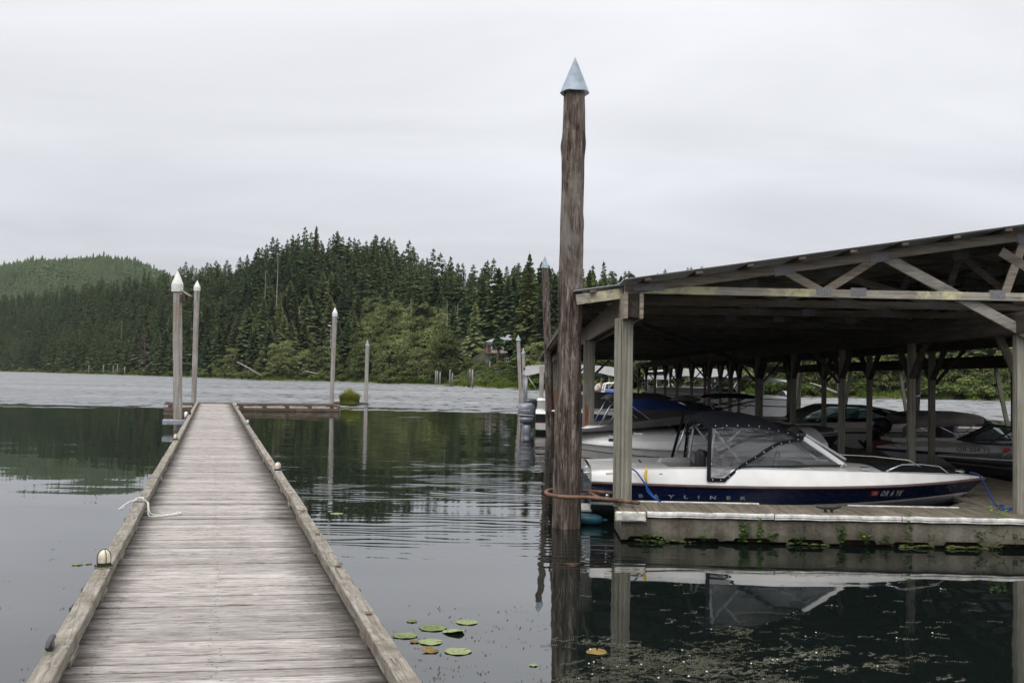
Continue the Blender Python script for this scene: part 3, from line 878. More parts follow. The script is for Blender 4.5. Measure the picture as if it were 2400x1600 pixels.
for i in range(70):
    px = rng.uniform(1060, 1245); tt = (px - 1200) / F_PX; s2 = rng.uniform(2, HS - 5)
    h0, cm, tm = BUS[rng.randrange(5)]; z = rng.uniform(.3, .7)
    put_tree('b', 'shore_shrub', (cm, tm), gpt(tt, s2), (z * 1.2, z), rng.uniform(0, 6.28),
             'low bushy green shrub on the far bank by the water', 'shrub', 'shrubs on the far bank')
print('alder', nA, 'shrub', nB)

# single trees that stand out
def special_conifer(px, s, h, rm, seed, leaf, name, label, wh=40, nb=6, bs=.12, lean=0.0, rag=.5, bark=None):
    tt = (px - 1200) / F_PX
    Vc, Tc = conifer_arrays(h, rm, seed, wh, nb, bs, 5, rag)
    o = thing(name, label, 'tree', gpt(tt, s), rng.uniform(0, 6.28))
    o.rotation_euler = (0, lean, 0)
    link('crown', fast_mesh('crown', Vc, Tc, leaf), o); link('trunk', trunk_mesh('trunk', h * .98, .36, bark or M_BARK, seed, 0), o)
special_conifer(1238, 12, 25, 4.4, 901, L_CONL, 'light_spruce', 'pale yellow green spruce with drooping branches behind the capped piles', 38, 7, .10)
special_conifer(1226, 20, 19, 3.6, 902, L_CONL, 'light_spruce', 'smaller yellow green spruce just right of the hillside house', 34, 7, .08)
special_conifer(346, 3, 22, 4.6, 903, L_DEAD, 'dead_conifer', 'leaning grey brown dead conifer on the far shore left of the piles', 34, 4, .06, -.10, .5, M_SNAG)
special_conifer(1168, HS - 9, 8.5, 2.0, 904, L_CON, 'conifer_tree', 'slim conifer with a bare lower trunk in front of the hillside house', 18, 6, .50)
special_conifer(1112, HS + 2, 13, 3.6, 905, L_CON, 'conifer_tree', 'dark broad conifer left of the hillside house', 36, 8, .05)
special_conifer(1062, 24, 17, 3.8, 906, L_CON, 'conifer_tree', 'dark dense conifer low on the slope below the wooden platform', 34, 9, .03)
special_conifer(735, 92, 21, 3.4, 907, L_CON, 'conifer_tree', 'tallest conifer on the crest of the wooded hill', 44, 6, .12)
def snag(px, s, h, seed, label, r0=.16, lean=0.0, limbs=9):
    o = thing('bare_snag', label, 'dead tree', gpt((px - 1200) / F_PX, s), rng.uniform(0, 6))
    o.rotation_euler = (0, lean, rng.uniform(0, .4))
    link('trunk', trunk_mesh('trunk', h, r0, M_SNAG, seed, 0), o)
    r = random.Random(seed); mb = MB()
    for k in range(limbs):
        z = h * r.uniform(.35, .97); a = r.uniform(0, 6.28); L = h * r.uniform(.08, .22) * (1.2 - z / h)
        p = Vector((0, 0, z)); q = p + Vector((math.cos(a) * L, math.sin(a) * L, L * r.uniform(-.2, .8)))
        mb.tube([p, (p + q) / 2 + Vector((0, 0, r.uniform(-.1, .2))), q], [.07, .05, .02], 4, False)
    mb.build('branch', M_SNAG, o)
snag(676, 26, 17, 21, 'bare grey alder with a crooked trunk left of the third pile', .2, -.08, 16)
snag(697, 27, 18, 22, 'second bare grey alder, straight, left of the third pile', .18, .02, 14)
snag(968, 38, 17, 23, 'bleached bare snag with stub branches above the alders', .22, -.05, 14)
snag(1050, 37, 16, 24, 'thin bleached snag, left of a pair above the slope', .16, -.03, 8)
snag(1064, 38, 15, 25, 'forked bleached snag, right of a pair above the slope', .2, .06, 12)
snag(618, 45, 25, 26, 'tall pale bare trunk inside the dark conifers left of centre', .22, 0, 4)
snag(646, 52, 27, 27, 'tall pale trunk right beside another in the dark conifers', .2, 0, 8)
snag(284, 30, 22, 28, 'pale bare trunk among conifers left of the near pile', .2, 0, 3)
def log(px0, py0, px1, py1, Y, r, label):
    a, b = at(px0, py0, Y), at(px1, py1, Y + 3)
    mb = MB(); mb.tube([a, (a + b) / 2 + Vector((0, 0, .1)), b], [r, r * .85, r * .5], 7)
    o = mb.build('fallen_log', M_SNAG, None, True); tag(o, label, 'log')
log(612, 880, 556, 848, 288, .28, 'bleached fallen tree leaning off the bank behind the dock end')
log(746, 876, 712, 870, 284, .22, 'short pale log sticking out of the shore bushes left of the third pile')
log(1962, 921, 1898, 897, 142, .22, 'long pale fallen trunk on the bank seen under the shed roof')
log(1845, 926, 1828, 920, 143, .14, 'short pale branch on the shore seen under the shed roof')

# grass on the bank
n = 26000
V = []; T = []
for i in range(n):
    px = rng.uniform(-80, 2500); tt = (px - 1200) / F_PX
    s2 = rng.uniform(.5, 6.5)
    if px > 2020: s2 = rng.uniform(.4, 11)
    if 1390 < px < 1750: continue
    p = gpt(tt, s2); hgt = rng.uniform(.25, .9) * (1.0 if s2 > 1.2 else .6); a = rng.uniform(0, 3.14); w = rng.uniform(.10, .28)
    q = len(V); dx, dy = math.cos(a) * w, math.sin(a) * w
    V += [(p.x - dx, p.y - dy, p.z - .1), (p.x + dx, p.y + dy, p.z - .1), (p.x + rng.uniform(-.25, .25), p.y + rng.uniform(-.2, .2), p.z + hgt)]
    T.append((q, q + 1, q + 2))
tag(link('bank_grass', fast_mesh('bank_grass', V, T, L_GRASS)), 'bright green grass along the far waterline', 'grass', kind='stuff')

# ------------------------------------------------------------------ house on the slope
hp = gpt(HT, HS)
def build_house():
    Yh = hp.y
    x0, zf = xz(1141, 826, Yh); x1, zt = xz(1204, 803, Yh)
    o = thing('hillside_house', 'pale blue house with grey roof and red deck on the slope across the water', 'house', (0.5 * (x0 + x1), Yh, zf))
    w = x1 - x0; h = 2.5
    def P(x, y, z): return Vector((x - w / 2, y, z))
    MB().box((0, 3.0, h / 2 - 1.5), (w, 6, h + 3.0)).build('wall', M_HOUSEW, o)
    # hipped roof in two levels
    mb = MB()
    def hip(xa, xb, ya, yb, z0, hh, ov=.5):
        xa -= ov; xb += ov; ya -= ov; yb += ov; ym = (ya + yb) / 2; k = (yb - ya) / 2 * .8
        a, b, c, d = (xa, ya, z0), (xb, ya, z0), (xb, yb, z0), (xa, yb, z0); r0, r1 = (xa + k, ym, z0 + hh), (xb - k, ym, z0 + hh)
        mb.poly([a, b, r1, r0]); mb.poly([b, c, r1]); mb.poly([c, d, r0, r1]); mb.poly([d, a, r0]); mb.poly([d, c, b, a])
    hip(-w / 2, w / 2, 0, 6, h, 1.3)
    rf = mb.build('roof', M_HOUSER, o)
    mb = MB(); 
    def up(xa, xb, ya, yb, z0, hh):
        ym = (ya + yb) / 2
        a, b, c, d = (xa, ya, z0), (xb, ya, z0), (xb, yb, z0), (xa, yb, z0)
        mb.poly([a, b, (xb - .8, ym, z0 + hh), (xa + .8, ym, z0 + hh)]); mb.poly([c, d, (xa + .8, ym, z0 + hh), (xb - .8, ym, z0 + hh)]); mb.poly([b, c, (xb - .8, ym, z0 + hh)]); mb.poly([d, a, (xa + .8, ym, z0 + hh)])
    up(w * .12, w * .62, .4, 6.4, h + .55, 1.35)
    mb.build('upper_roof', M_HOUSER, rf)
    for (fx, fw, fz, fh) in ((-.42, .14, 1.05, 1.9), (-.22, .16, 1.3, 1.3), (-.04, .14, 1.3, 1.3), (.20, .13, 1.25, 1.4), (.36, .15, 1.25, 1.4)):
        MB().box((fx * w, -.03, fz), (fw * w, .08, fh)).build('window', M_DARKWIN, o)
    dk = MB().box((0, -1.6, -.15), (w * 1.25, 3.0, .22)).build('deck', M_HOUSED, o)
    for i in range(9): MB().box((-w * .62 + i * w * 1.24 / 8, -3.05, .4), (.12, .12, 1.1)).build('post', M_HOUSED, o)
    for z in (.85, .55, .25): MB().box((0, -3.05, z), (w * 1.24, .07, .10)).build('rail', M_HOUSED, o)
    for i in range(5): MB().box((-w * .55 + i * w * 1.1 / 4, -2.4, -1.4), (.2, .2, 2.6)).build('deck_support', M_HOUSED, o)
build_house()
def platform(px, py, Y, w, label, rails):
    x, z = xz(px, py, Y)
    o = thing('wooden_platform', label, 'platform', (x, Y, z))
    MB().box((0, 0, 0), (w, 2, .2)).build('deck', W_PILE_FAR, o)
    for i in range(rails): MB().box((-w / 2 + .08 + i * (w - .16) / (rails - 1), -.95, .5), (.10, .10, .8)).build('post', W_PILE_FAR, o)
    MB().box((0, -.95, .93), (w, .14, .08)).build('rail', W_PILE_FAR, o)
    for i in range(3): MB().box((-w / 2 + .3 + i * (w - .6) / 2, 0, -.8), (.2, .2, 1.4)).build('leg', W_PILE_FAR, o)
platform(1087, 841, gpt((1087 - 1200) / F_PX, slope_at(1087, 843)).y - 1, 2.4, 'small grey wooden platform on the slope left of the house', 7)
platform(1194, 848, gpt((1194 - 1200) / F_PX, slope_at(1194, 850)).y - 1, 2.2, 'low brown railed landing on the slope below the house', 6)

# old stub piles by the far shore
for (px, y0, y1, lab) in ((208, 856, 875, 'leftmost of five short piles near the left far shore'), (242, 855, 876, 'second of five short piles near the left far shore'), (265, 857, 877, 'middle one of five short piles near the left far shore'), (275, 853, 877, 'fourth of five short piles near the left far shore'), (292, 859, 878, 'rightmost of five short piles near the left far shore'),
        (1008, 872, 902, 'leftmost pale pile of the row off the far shore'), (1015, 872, 902, 'second pale pile from the left in the row off the far shore'), (1021, 868, 903, 'third pale pile from the left in the row off the far shore'), (1025, 869, 903, 'fourth pale pile from the left in the row off the far shore'), (1031, 871, 904, 'fifth pale pile from the left in the row off the far shore'),
        (1054, 866, 905, 'taller pale pile left of a pair off the far shore'), (1060, 874, 905, 'shorter pale pile right of a pair off the far shore'), (1097.5, 867, 907, 'dark pile next to a pale one off the far shore'), (1100.5, 865, 907, 'pale pile touching a dark one off the far shore'), (1107, 866, 909, 'rightmost pale pile standing alone off the far shore'), (1149, 846, 867, 'short pale post standing in the bushes below the house')):
    b = gz(px, y1) if y1 > 880 else at(px, y1, shore((px - 1200) / F_PX) - 6)
    if px == 1149: b = gpt((px - 1200) / F_PX, slope_at(px, y1))
    zt = at(px, y0, b.y).z; r_ = .16 if px > 600 else .26
    mb = MB(); mb.lathe([(r_ * 1.05, -1), (r_, zt * .5), (r_ * .9, zt - .05 - b.z * 0), (r_ * .5, zt)], (b.x, b.y, 0), 8)
    o = mb.build('stub_pile', W_PILE_FAR if px != 1097.5 else W_PILE_BROWN, None, True); tag(o, lab, 'pile')
# low log float off the far shore
a, b = gz(940, 901.5), gz(1042, 904.5)
o = MB().bar(a + Vector((0, 0, .12)), b + Vector((0, 0, .12)), .8, .3, .03).build('log_float', W_PILE_FAR); tag(o, 'low pale log float at the waterline beside the row of piles', 'float')
# ------------------------------------------------------------------ wooden dock
DZ = 0.38                                   # deck height above the water
PL = gz(129, 1600, DZ); PL2 = gz(462, 949, DZ); PR = gz(924, 1600, DZ)
dvec = (PL2 - PL); dvec.z = 0; dvec.normalize()          # along the dock
dperp = Vector((dvec.y, -dvec.x, 0))                     # to its right
DW = (PR - PL).dot(dperp)                                # clear width between the rails
dock0 = PL + dperp * DW / 2; dock0.z = 0                 # centre line point at the bottom of the frame
DANG = math.atan2(dvec.y, dvec.x) - math.pi / 2
def D(u, s, z): return dock0 + dperp * u + dvec * s + Vector((0, 0, z))
END_S = (gz(502, 946, DZ) - dock0).dot(dvec)
dock = thing('wooden_dock', 'long grey weathered plank dock running out from the bottom left', 'dock', tuple(dock0), DANG)
DINV = Matrix.Translation(dock0) @ Matrix.Rotation(DANG, 4, 'Z'); DINV.invert()
# planks, one object each
SKEW = math.radians(-7.2)
pitch = 0.1610
S0 = -6.4
NPL = int((END_S - S0) / pitch)
plank_meshes = []
M_NAIL = m_plain('rusty_nail_head', (0.035, 0.022, 0.016), 0.8)
for k in range(6):
    r = random.Random(k); L = DW + .26 + r.uniform(-.02, .03); w = pitch - .017 - r.uniform(0, .006)
    mb = MB(); mb.box((0, 0, 0), (L / math.cos(SKEW), w, .038), .006)
    me = None; nb_ = len(mb.f)
    for ux in (-.72, -.05, .70):
        for uy in (-.042, .042):
            x_, y_ = ux + r.uniform(-.03, .03), uy + r.uniform(-.012, .012); q = .0055
            mb.poly([(x_ - q, y_ - q, .0196), (x_ + q, y_ - q, .0196), (x_ + q, y_ + q, .0196), (x_ - q, y_ + q, .0196)])
    me = mb.mesh('plank', W_DECK); me.materials.append(M_NAIL)
    for pl in list(me.polygons)[nb_:]: pl.material_index = 1
    plank_meshes.append(me)
stuff_mb = MB()
for i in range(NPL):
    s = S0 + pitch * (i + .5)
    if s > gz(504, 1217, DZ).y * 0 + (gz(504, 1217, DZ) - dock0).dot(dvec): s += .03       # open joint between two dock sections
    if s < -.75 or s > -.75 + 300 * pitch:
        stuff_mb.box((0, s, DZ - .019), (DW + .42, pitch - .012, .038), .005, Matrix.Rotation(SKEW, 3, 'Z')); continue
    o = link('plank', plank_meshes[rng.randrange(6)], dock)
    o.location = (rng.uniform(-.012, .012), s, DZ - .019 + rng.uniform(-.005, .005))
    o.rotation_euler = (rng.uniform(-.012, .012), rng.uniform(-.002, .002), SKEW + rng.uniform(-.004, .004))
if stuff_mb.v: tag(stuff_mb.build('other_planks', W_DECK, dock), kind='stuff')
# rails: lengths of timber on short blocks
RO = DW / 2 * .943 + .056
joint_r = [(gz(888, 1516, DZ + .2) - dock0).dot(dvec), (gz(699, 1183, DZ + .2) - dock0).dot(dvec)]
joint_l = [(gz(400, 1062, DZ + .2) - dock0).dot(dvec), (gz(455, 960, DZ + .2) - dock0).dot(dvec)]
seglen = joint_r[1] - joint_r[0]
RZ0, RZ1 = DZ + .052, DZ + .142
def rail(u, joints, first, sg):
    cuts = [S0 - .2] + joints
    while cuts[-1] + seglen < END_S - 1.5: cuts.append(cuts[-1] + seglen)
    cuts.append(END_S)
    for a, b in zip(cuts[:-1], cuts[1:]):
        dzz = rng.uniform(-.010, .010); du = rng.uniform(-.008, .008)
        n = max(2, int((b - a) / .9)); mb = MB()
        rr = []
        for q in range(n + 1):                               # slightly bowed, chamfered timber
            s = a + .006 + (b - a - .012) * q / n
            bow = .003 * math.sin(q * 1.7 + a)
            hw, z0, z1, c = .056, RZ0 + dzz, RZ1 + dzz + .002 * math.sin(q * 2.3 + a), .006
            rr.append([Vector((u + du + bow + x, s, z)) for x, z in ((-hw + c, z0), (hw - c, z0), (hw, z0 + c), (hw, z1 - c), (hw - c, z1), (-hw + c, z1), (-hw, z1 - c), (-hw, z0 + c))])
        mb.rings(rr); mb.build('rail', W_RAIL, dock)
    s = S0 + .35
    while s < END_S - .2:
        L = .34 + rng.uniform(-.04, .05)
        MB().box((u + rng.uniform(-.01, .01), s, DZ + .027), (.100, L, .050), .008).build('rail_block', W_RAIL, dock)
        s += 1.62 if s < 12 else 1.6
rail(-RO, joint_l, 0, -1); rail(RO, joint_r, 0, 1)
# bolt heads sunk into the rail tops
for u in (-RO, RO):
    s = S0 + .5
    while s < 22:
        MB().lathe([(.022, 0), (.022, .006), (.012, .009)], (u, s, RZ1 - .002), 8).build('bolt', M_RUST, dock); s += 1.62
# structure under the deck
for u in (-RO + .01, RO - .01):
    MB().box((u, (S0 + END_S) / 2, .19), (.09, END_S - S0, .29), .01).build('side_beam', W_DARK, dock)
MB().box((0, END_S - .05, .19), (DW + .2, .09, .27), .01).build('end_beam', W_DARK, dock)
s = S0 + 1
while s < END_S - 1:
    MB().box((0, s, .06), (DW - .1, 1.5, .30), .03).build('float', M_BLACKM, dock); s += 2.7

# dome lamps on the rails
def dock_lamp(px, py, side, label, sc=1.0):
    q = gz(px, py, RZ1); s = (q - dock0).dot(dvec)
    p = D(side * RO, s, RZ1 + .001)
    o = thing('dome_lamp', label, 'lamp', tuple(p), DANG, 'dome lamps on the dock rails'); o.scale = (.64, .64, .72)
    MB().lathe([(.100, 0), (.105, .010), (.100, .022), (.085, .026)], n=20).build('base', M_GALV if side > 0 else W_RAIL, o, True)
    MB().lathe([(.078, .026), (.080, .060), (.079, .066)], n=20, caps=False).build('collar', M_BLACKM, o, True)
    prof = [(.072, .060), (.074, .10), (.071, .135), (.060, .165), (.040, .187), (.018, .197), (.003, .199)]
    MB().lathe(prof, n=20, caps=False).build('lens', M_LENS, o, True)
    for k in range(2):
        a = k * math.pi / 2 + .4
        pts = [Vector((math.cos(a) * r_ * 1.09, math.sin(a) * r_ * 1.09, z + .004)) for r_, z in prof] + [Vector((-math.cos(a) * r_ * 1.09, -math.sin(a) * r_ * 1.09, z + .004)) for r_, z in prof[::-1]]
        MB().tube(pts, .0045, 6).build('guard_wire', M_GALV if side > 0 else M_BLACKM, o, True)
    if side < 0:
        mb = MB()
        for k in range(70):
            a = rng.uniform(0, 6.28); r_ = rng.uniform(.07, .10); h_ = rng.uniform(.01, .03)
            mb.poly([(math.cos(a) * r_ - .008, math.sin(a) * r_, .024), (math.cos(a) * r_ + .008, math.sin(a) * r_, .024), (math.cos(a) * r_, math.sin(a) * r_, .024 + h_)])
        mb.build('moss', M_MOSS, o)
dock_lamp(236, 1332, -1, 'nearest caged dome lamp with moss on the left dock rail')
dock_lamp(410, 1032, -1, 'far dome lamp on the left dock rail by the near pile')
dock_lamp(651, 1105, 1, 'nearest dome lamp on the right dock rail')
dock_lamp(579, 995, 1, 'second dome lamp on the right dock rail')
dock_lamp(554, 952, 1, 'farthest dome lamp on the right dock rail near its end')

# small blue grey rail cleat cap near the bottom left
q = gz(112, 1525, RZ1); s = (q - dock0).dot(dvec)
o = thing('rail_cleat', 'small grey metal cleat on the left dock rail at the bottom edge', 'cleat', tuple(D(-RO - .035, s, RZ1)), DANG)
MB().tube([(0, -.13, .045), (0, -.06, .060), (0, 0, .062), (0, .06, .060), (0, .13, .045)], [.010, .016, .018, .016, .010], 8).build('horn', M_ALUD, o, True)
MB().box((0, 0, .022), (.03, .08, .043), .006).build('base', M_ALUD, o)

# white rope tied over the left rail
def smooth(pts, n=6):
    pts = [Vector(p) for p in pts]; out = []
    for i in range(len(pts) - 1):
        p0 = pts[max(i - 1, 0)]; p1 = pts[i]; p2 = pts[i + 1]; p3 = pts[min(i + 2, len(pts) - 1)]
        for k in range(n):
            t = k / n
            out.append(.5 * ((2 * p1) + (p2 - p0) * t + (2 * p0 - 5 * p1 + 4 * p2 - p3) * t * t + (3 * p1 - p0 - 3 * p2 + p3) * t ** 3))
    out.append(pts[-1]); return out
q = gz(325, 1178, RZ1); s = (q - dock0).dot(dvec)
ro = thing('mooring_rope', 'white rope tied round the left dock rail with loose end on the planks', 'rope', tuple(D(-RO, s, 0)), DANG)
zt = RZ1 + .012
MB().tube(smooth([(-.09, -.02, RZ0 - .03), (-.085, -.02, zt - .02), (-.05, 0, zt + .01), (.06, .01, zt), (.082, .02, zt - .05), (.08, .02, RZ0), (.0, .03, RZ0 - .02), (-.085, .04, RZ0), (-.085, .05, zt - .02), (0, .06, zt + .02), (.08, .05, zt - .02), (.085, .03, DZ + .1), (.12, -.06, DZ + .02), (.25, -.12, DZ + .014), (.38, -.02, DZ + .014), (.42, .06, DZ + .014)]), .0085, 7).build('strand', M_ROPEW, ro, True)
MB().tube(smooth([(-.16, -.08, zt - .05), (-.22, -.12, zt - .07), (-.12, -.05, zt + .005), (-.02, -.03, zt + .03), (.03, .02, zt + .045), (-.03, .06, zt + .03), (-.06, .0, zt + .03), (.0, -.05, zt + .05), (.07, -.03, zt), (.085, -.06, DZ + .12), (.10, -.16, DZ + .02), (.17, -.25, DZ + .014), (.30, -.16, DZ + .014), (.44, -.03, DZ + .016), (.40, .02, DZ + .025)]), .0085, 7).build('strand', M_ROPEW, ro, True)
# coil hung on the left rail far out
q = gz(441, 968, RZ1); s = (q - dock0).dot(dvec)
ro = thing('rope_coil', 'pale rope coil hung over the left rail near the far end', 'rope', tuple(D(-RO - .10, s, 0)), DANG)
pts = []
for k in range(40):
    a = k * .55; pts.append((-.05 - .03 * math.sin(a * .7) - .02 * k / 40, math.cos(a) * .75 * (1 - k / 120), RZ1 - .10 + math.sin(a) * .13))
MB().tube(pts, .028, 6).build('strand', M_ROPEW, ro, True)
o = thing('rail_cleat', 'black cleat on the left dock rail near its far end', 'cleat', tuple(D(-RO, s - 1.2, RZ1)), DANG)
MB().tube([(0, -.2, .07), (0, 0, .08), (0, .2, .07)], .03, 7).build('horn', M_BLACKM, o, True); MB().box((0, 0, .032), (.06, .14, .064), .01).build('base', M_BLACKM, o)
# pipe hoop plate around the near left pile is built with the pile

# ------------------------------------------------------------------ T-shaped float at the end of the dock
TS = END_S + .10
tf = thing('end_float', 'low rust brown timber float crossing the far end of the dock', 'float', tuple(D(0, TS, 0)), DANG)
def tu(px, py): 
    d = ray(px, py); n_ = dvec; k = (D(0, TS, 0) - Vector((0, 0, H))).dot(n_) / d.dot(n_)
    p = Vector((0, 0, H)) + d * k; return (p - dock0).dot(dperp), p.z
uL = tu(383, 945)[0]; uR = tu(793, 945)[0]
TL = uR - uL; TC = (uL + uR) / 2
npk = 40
for i in range(npk): MB().box((uL + TL * (i + .5) / npk, 1.0, .175), (TL / npk - .012, 2.1, .04), .004).build('plank', W_RAIL, tf)
for i in range(4): MB().box((uL + TL * (i + .5) / 4, -.06, .080), (TL / 4 - .01, .09, .15), .01).build('side_beam', W_RUST, tf)
for yy in (-.02, 2.0):
    for i in range(3): MB().box((uL + TL * (i + .5) / 3, yy, .345 + rng.uniform(-.008, .008)), (TL / 3 - .015, .12, .075), .012).build('rail', W_RUST, tf)
    for i in range(8): MB().box((uL + .35 + (TL - .7) * i / 7, yy, .251), (.22, .11, .11), .01).build('rail_block', W_RUST, tf)
MB().box((uR + .06, 1.0, .15), (.10, 2.15, .36), .01).build('end_beam', W_RUST, tf)
MB().box((TC, 1.0, 0.0), (TL - .4, 1.7, .26), .02).build('float', M_BLACKM, tf)

# ------------------------------------------------------------------ piles
def pile_mesh(h, r0, r1, seed, n=22, rings=46, rough=.05, knots=6):
    r = random.Random(seed); R = []
    ph = [r.uniform(0, 6.28) for _ in range(8)]
    kn = [(r.uniform(.2, h), r.uniform(0, 6.28), r.uniform(.006, .015)) for _ in range(knots)]
    for i in range(rings + 1):
        z = -1.2 + (h + 1.2) * i / rings; u = i / rings
        base = r0 + (r1 - r0) * u
        base *= 1 + rough * .5 * math.sin(z * 1.3 + ph[0]) + rough * .35 * math.sin(z * 3.1 + ph[1])
        row = []
        for k in range(n):
            a = 2 * math.pi * k / n
            q = base * (1 + rough * .5 * math.sin(2 * a + ph[2] + z * .3) + rough * .35 * math.sin(5 * a + ph[3] + z * .5) + rough * .3 * math.sin(9 * a + ph[4] + z * .2) + rough * .22 * math.sin(3 * a + z * 7 + ph[5]))
            for kz, ka, kr in kn:
                d2 = ((z - kz) / .10) ** 2 + ((((a - ka + math.pi) % 6.283) - math.pi) / .30) ** 2
                if d2 < 4: q += kr * math.exp(-d2)
            row.append((q * math.cos(a), q * math.sin(a), z))
        R.append(row)
    mb = MB(); mb.rings(R); return mb
def pile(name, label, base, ztop, r0, r1, topxy, mat, cap, seed, cap_h, cap_r, n=22, rings=46, group=None, rough=.05, knots=6):
    o = thing(name, label, 'pile', (base[0], base[1], 0), 0, group)
    mb = pile_mesh(ztop, r0, r1, seed, n, rings, rough, knots)
    lx, ly = (topxy[0] - base[0]) / ztop, (topxy[1] - base[1]) / ztop
    mb.v = [(x + lx * z, y + ly * z, z) for x, y, z in mb.v]
    mb.build('shaft', mat, o, True)
    tx, ty = lx * ztop, ly * ztop
    if cap == 'cone':
        mb = MB(); nn = 28
        rim = [[Vector((tx + cap_r * math.cos(2 * math.pi * k / nn), ty + cap_r * math.sin(2 * math.pi * k / nn), ztop - .035 + .008 * math.sin(k * 1.1))) for k in range(nn)]]
        for f_, zz in ((.97, .0), (.66, .33), (.33, .67), (.012, 1.0)):
            rim.append([Vector((tx + cap_r * f_ * math.cos(2 * math.pi * k / nn), ty + cap_r * f_ * math.sin(2 * math.pi * k / nn), ztop - .02 + (cap_h - .025) * zz)) for k in range(nn)])
        mb.rings(rim); mb.build('cone_cap', M_CAP, o, False)
    elif cap == 'plastic':
        MB().lathe([(cap_r, ztop - cap_h * .42), (cap_r * 1.02, ztop - cap_h * .06), (cap_r * .98, ztop), (cap_r * .5, ztop + cap_h * .33), (.01, ztop + cap_h * .64)], (tx, ty, 0), 14).build('cap', M_CAPW, o)
    return o
def pile_from_px(name, label, px, py, ptx, pty, wpx_bot, wpx_top, mat, cap, seed, cap_top, cap_w, Y=None, **kw):
    b = gz(px, py) if Y is None else at(px, py, Y)
    t_ = at(ptx, pty, b.y + wpx_bot * b.y / F_PX / 2)
    zt = t_.z
    # the shaft is leaning: foot on the water plane
    fx = at(px, py, b.y).x if Y is None else b.x - (t_.x - b.x) / max(.1, zt - b.z) * b.z
    r0, r1 = wpx_bot * b.y / F_PX / 2, wpx_top * b.y / F_PX / 2
    ch = at(ptx, cap_top, b.y + wpx_bot * b.y / F_PX / 2).z - zt + (.045 if cap == 'cone' else 0)
    if cap == 'plastic': ch = ch / .64
    return pile(name, label, (fx, b.y + r0), zt, r0, r1, (t_.x, b.y + r0), mat, cap, seed, ch, cap_w * b.y / F_PX / 2, **kw)
pile_from_px('capped_pile', 'tall dark brown wooden pile with zinc cone cap beside the boat shed corner', 1329, 1240, 1347, 213, 65, 51, W_PILE_BROWN, 'cone', 3, 134, 71, n=48, rings=150, rough=.085, knots=26)
pile_from_px('capped_pile', 'brown pile with zinc cone cap behind the tall one at the shed eave', 1291, 1022, 1277, 626, 22, 15.5, W_PILE_BROWN, 'cone', 4, 598, 19, rough=.07)
pile_from_px('capped_pile', 'pale pile with white pointed cap beside the left dock rail', 413, 1008, 416, 664, 20.5, 20, W_PILE_GREY, 'plastic', 5, 634, 26.5)
pile_from_px('capped_pile', 'second pale pile with white pointed cap at the far end of the dock', 452, 953, 462, 672, 11.3, 13, W_PILE_GREY, 'plastic', 6, 657, 15.5)
pile_from_px('capped_pile', 'pale pile with white pointed cap at the right end of the end float', 776, 948, 785, 733, 9.5, 11, W_PILE_GREY, 'plastic', 7, 720, 12.3)
pile_from_px('capped_pile', 'pale grey pile with zinc cone standing alone right of the end float', 857, 943, 861, 809, 8, 9.2, W_PILE_GREY, 'cone', 8, 795, 10.2)
pile_from_px('capped_pile', 'taller of two pale cone capped piles left of the boat shed', 1221, 942, 1214.5, 797, 8.2, 8.6, W_PILE_GREY, 'cone', 9, 784, 13)
pile_from_px('capped_pile', 'shorter of two pale cone capped piles left of the boat shed', 1229.5, 945, 1226.5, 828, 7.2, 7, W_PILE_GREY, 'cone', 10, 814, 9.6)
pile_from_px('shed_pile', 'pale uncapped pile under the shed eave behind the outboard motor', 1268, 962, 1270, 855, 10.5, 10.5, W_PILE_GREY, None, 11, 855, 10)
pile_from_px('shed_pile', 'dark pile with a white ring seen through the shed on the right', 2147, 1000, 2150, 850, 22, 21, W_PILE_BROWN, None, 12, 850, 10, Y=33.0)
pile_from_px('shed_pile', 'dark pile seen through the shed between the middle posts', 1872, 955, 1873, 840, 14, 13, W_PILE_BROWN, None, 13, 850, 10, Y=52.0)
p_ = at(2147, 928, 33.0)
mb = MB(); mb.tube([(p_.x + .178 * math.cos(a), 33.16 + .178 * math.sin(a), p_.z + .04 * (math.cos(a) ** 2)) for a in np.linspace(0, 6.283, 25)], .022, 6, False)
o = mb.build('rope_ring', M_ROPEW, None, True); tag(o, 'white rope ring round the dark pile on the right of the shed', 'rope')
# bird house on the dock pile
b = at(430, 706, 33.9)
o = thing('bird_house', 'small wooden bird house hung on the near left pile', 'bird house', tuple(b))
MB().box((0, 0, .10), (.22, .22, .24), .01).build('box', W_PILE_BROWN, o)
R_ = Matrix.Rotation(.55, 3, 'Y')
MB().box((.08, 0, .27), (.40, .30, .03), .004, R_).build('roof', W_RAIL, o)
MB().box((-.10, 0, -.20), (.06, .05, .5), .005).build('pole', W_RAIL, o)
# steel pile guide
b = gz(413, 1008); pz = .28
o = thing('pile_guide', 'grey steel bracket holding the near left pile to the dock', 'bracket', (b.x, b.y + .15, pz), DANG)
MB().box((-.05, -.30, 0), (.90, .06, .16), .01).build('bar', M_GALV, o); MB().box((-.05, .30, 0), (.90, .06, .16), .01).build('bar', M_GALV, o)
MB().box((-.47, 0, 0), (.06, .54, .16), .01).build('bar', M_GALV, o)
# lamp on the third pile
b = at(774, 765, gz(776, 948).y + .05)
o = thing('pile_lamp', 'tiny lamp fixed high on the pile at the right end of the float', 'lamp', tuple(b))
MB().box((-.04, 0, .05), (.20, .14, .06), .01).build('head', M_CAPW, o); MB().box((.05, 0, -.7), (.03, .03, 1.5)).build('conduit', M_GALV, o)

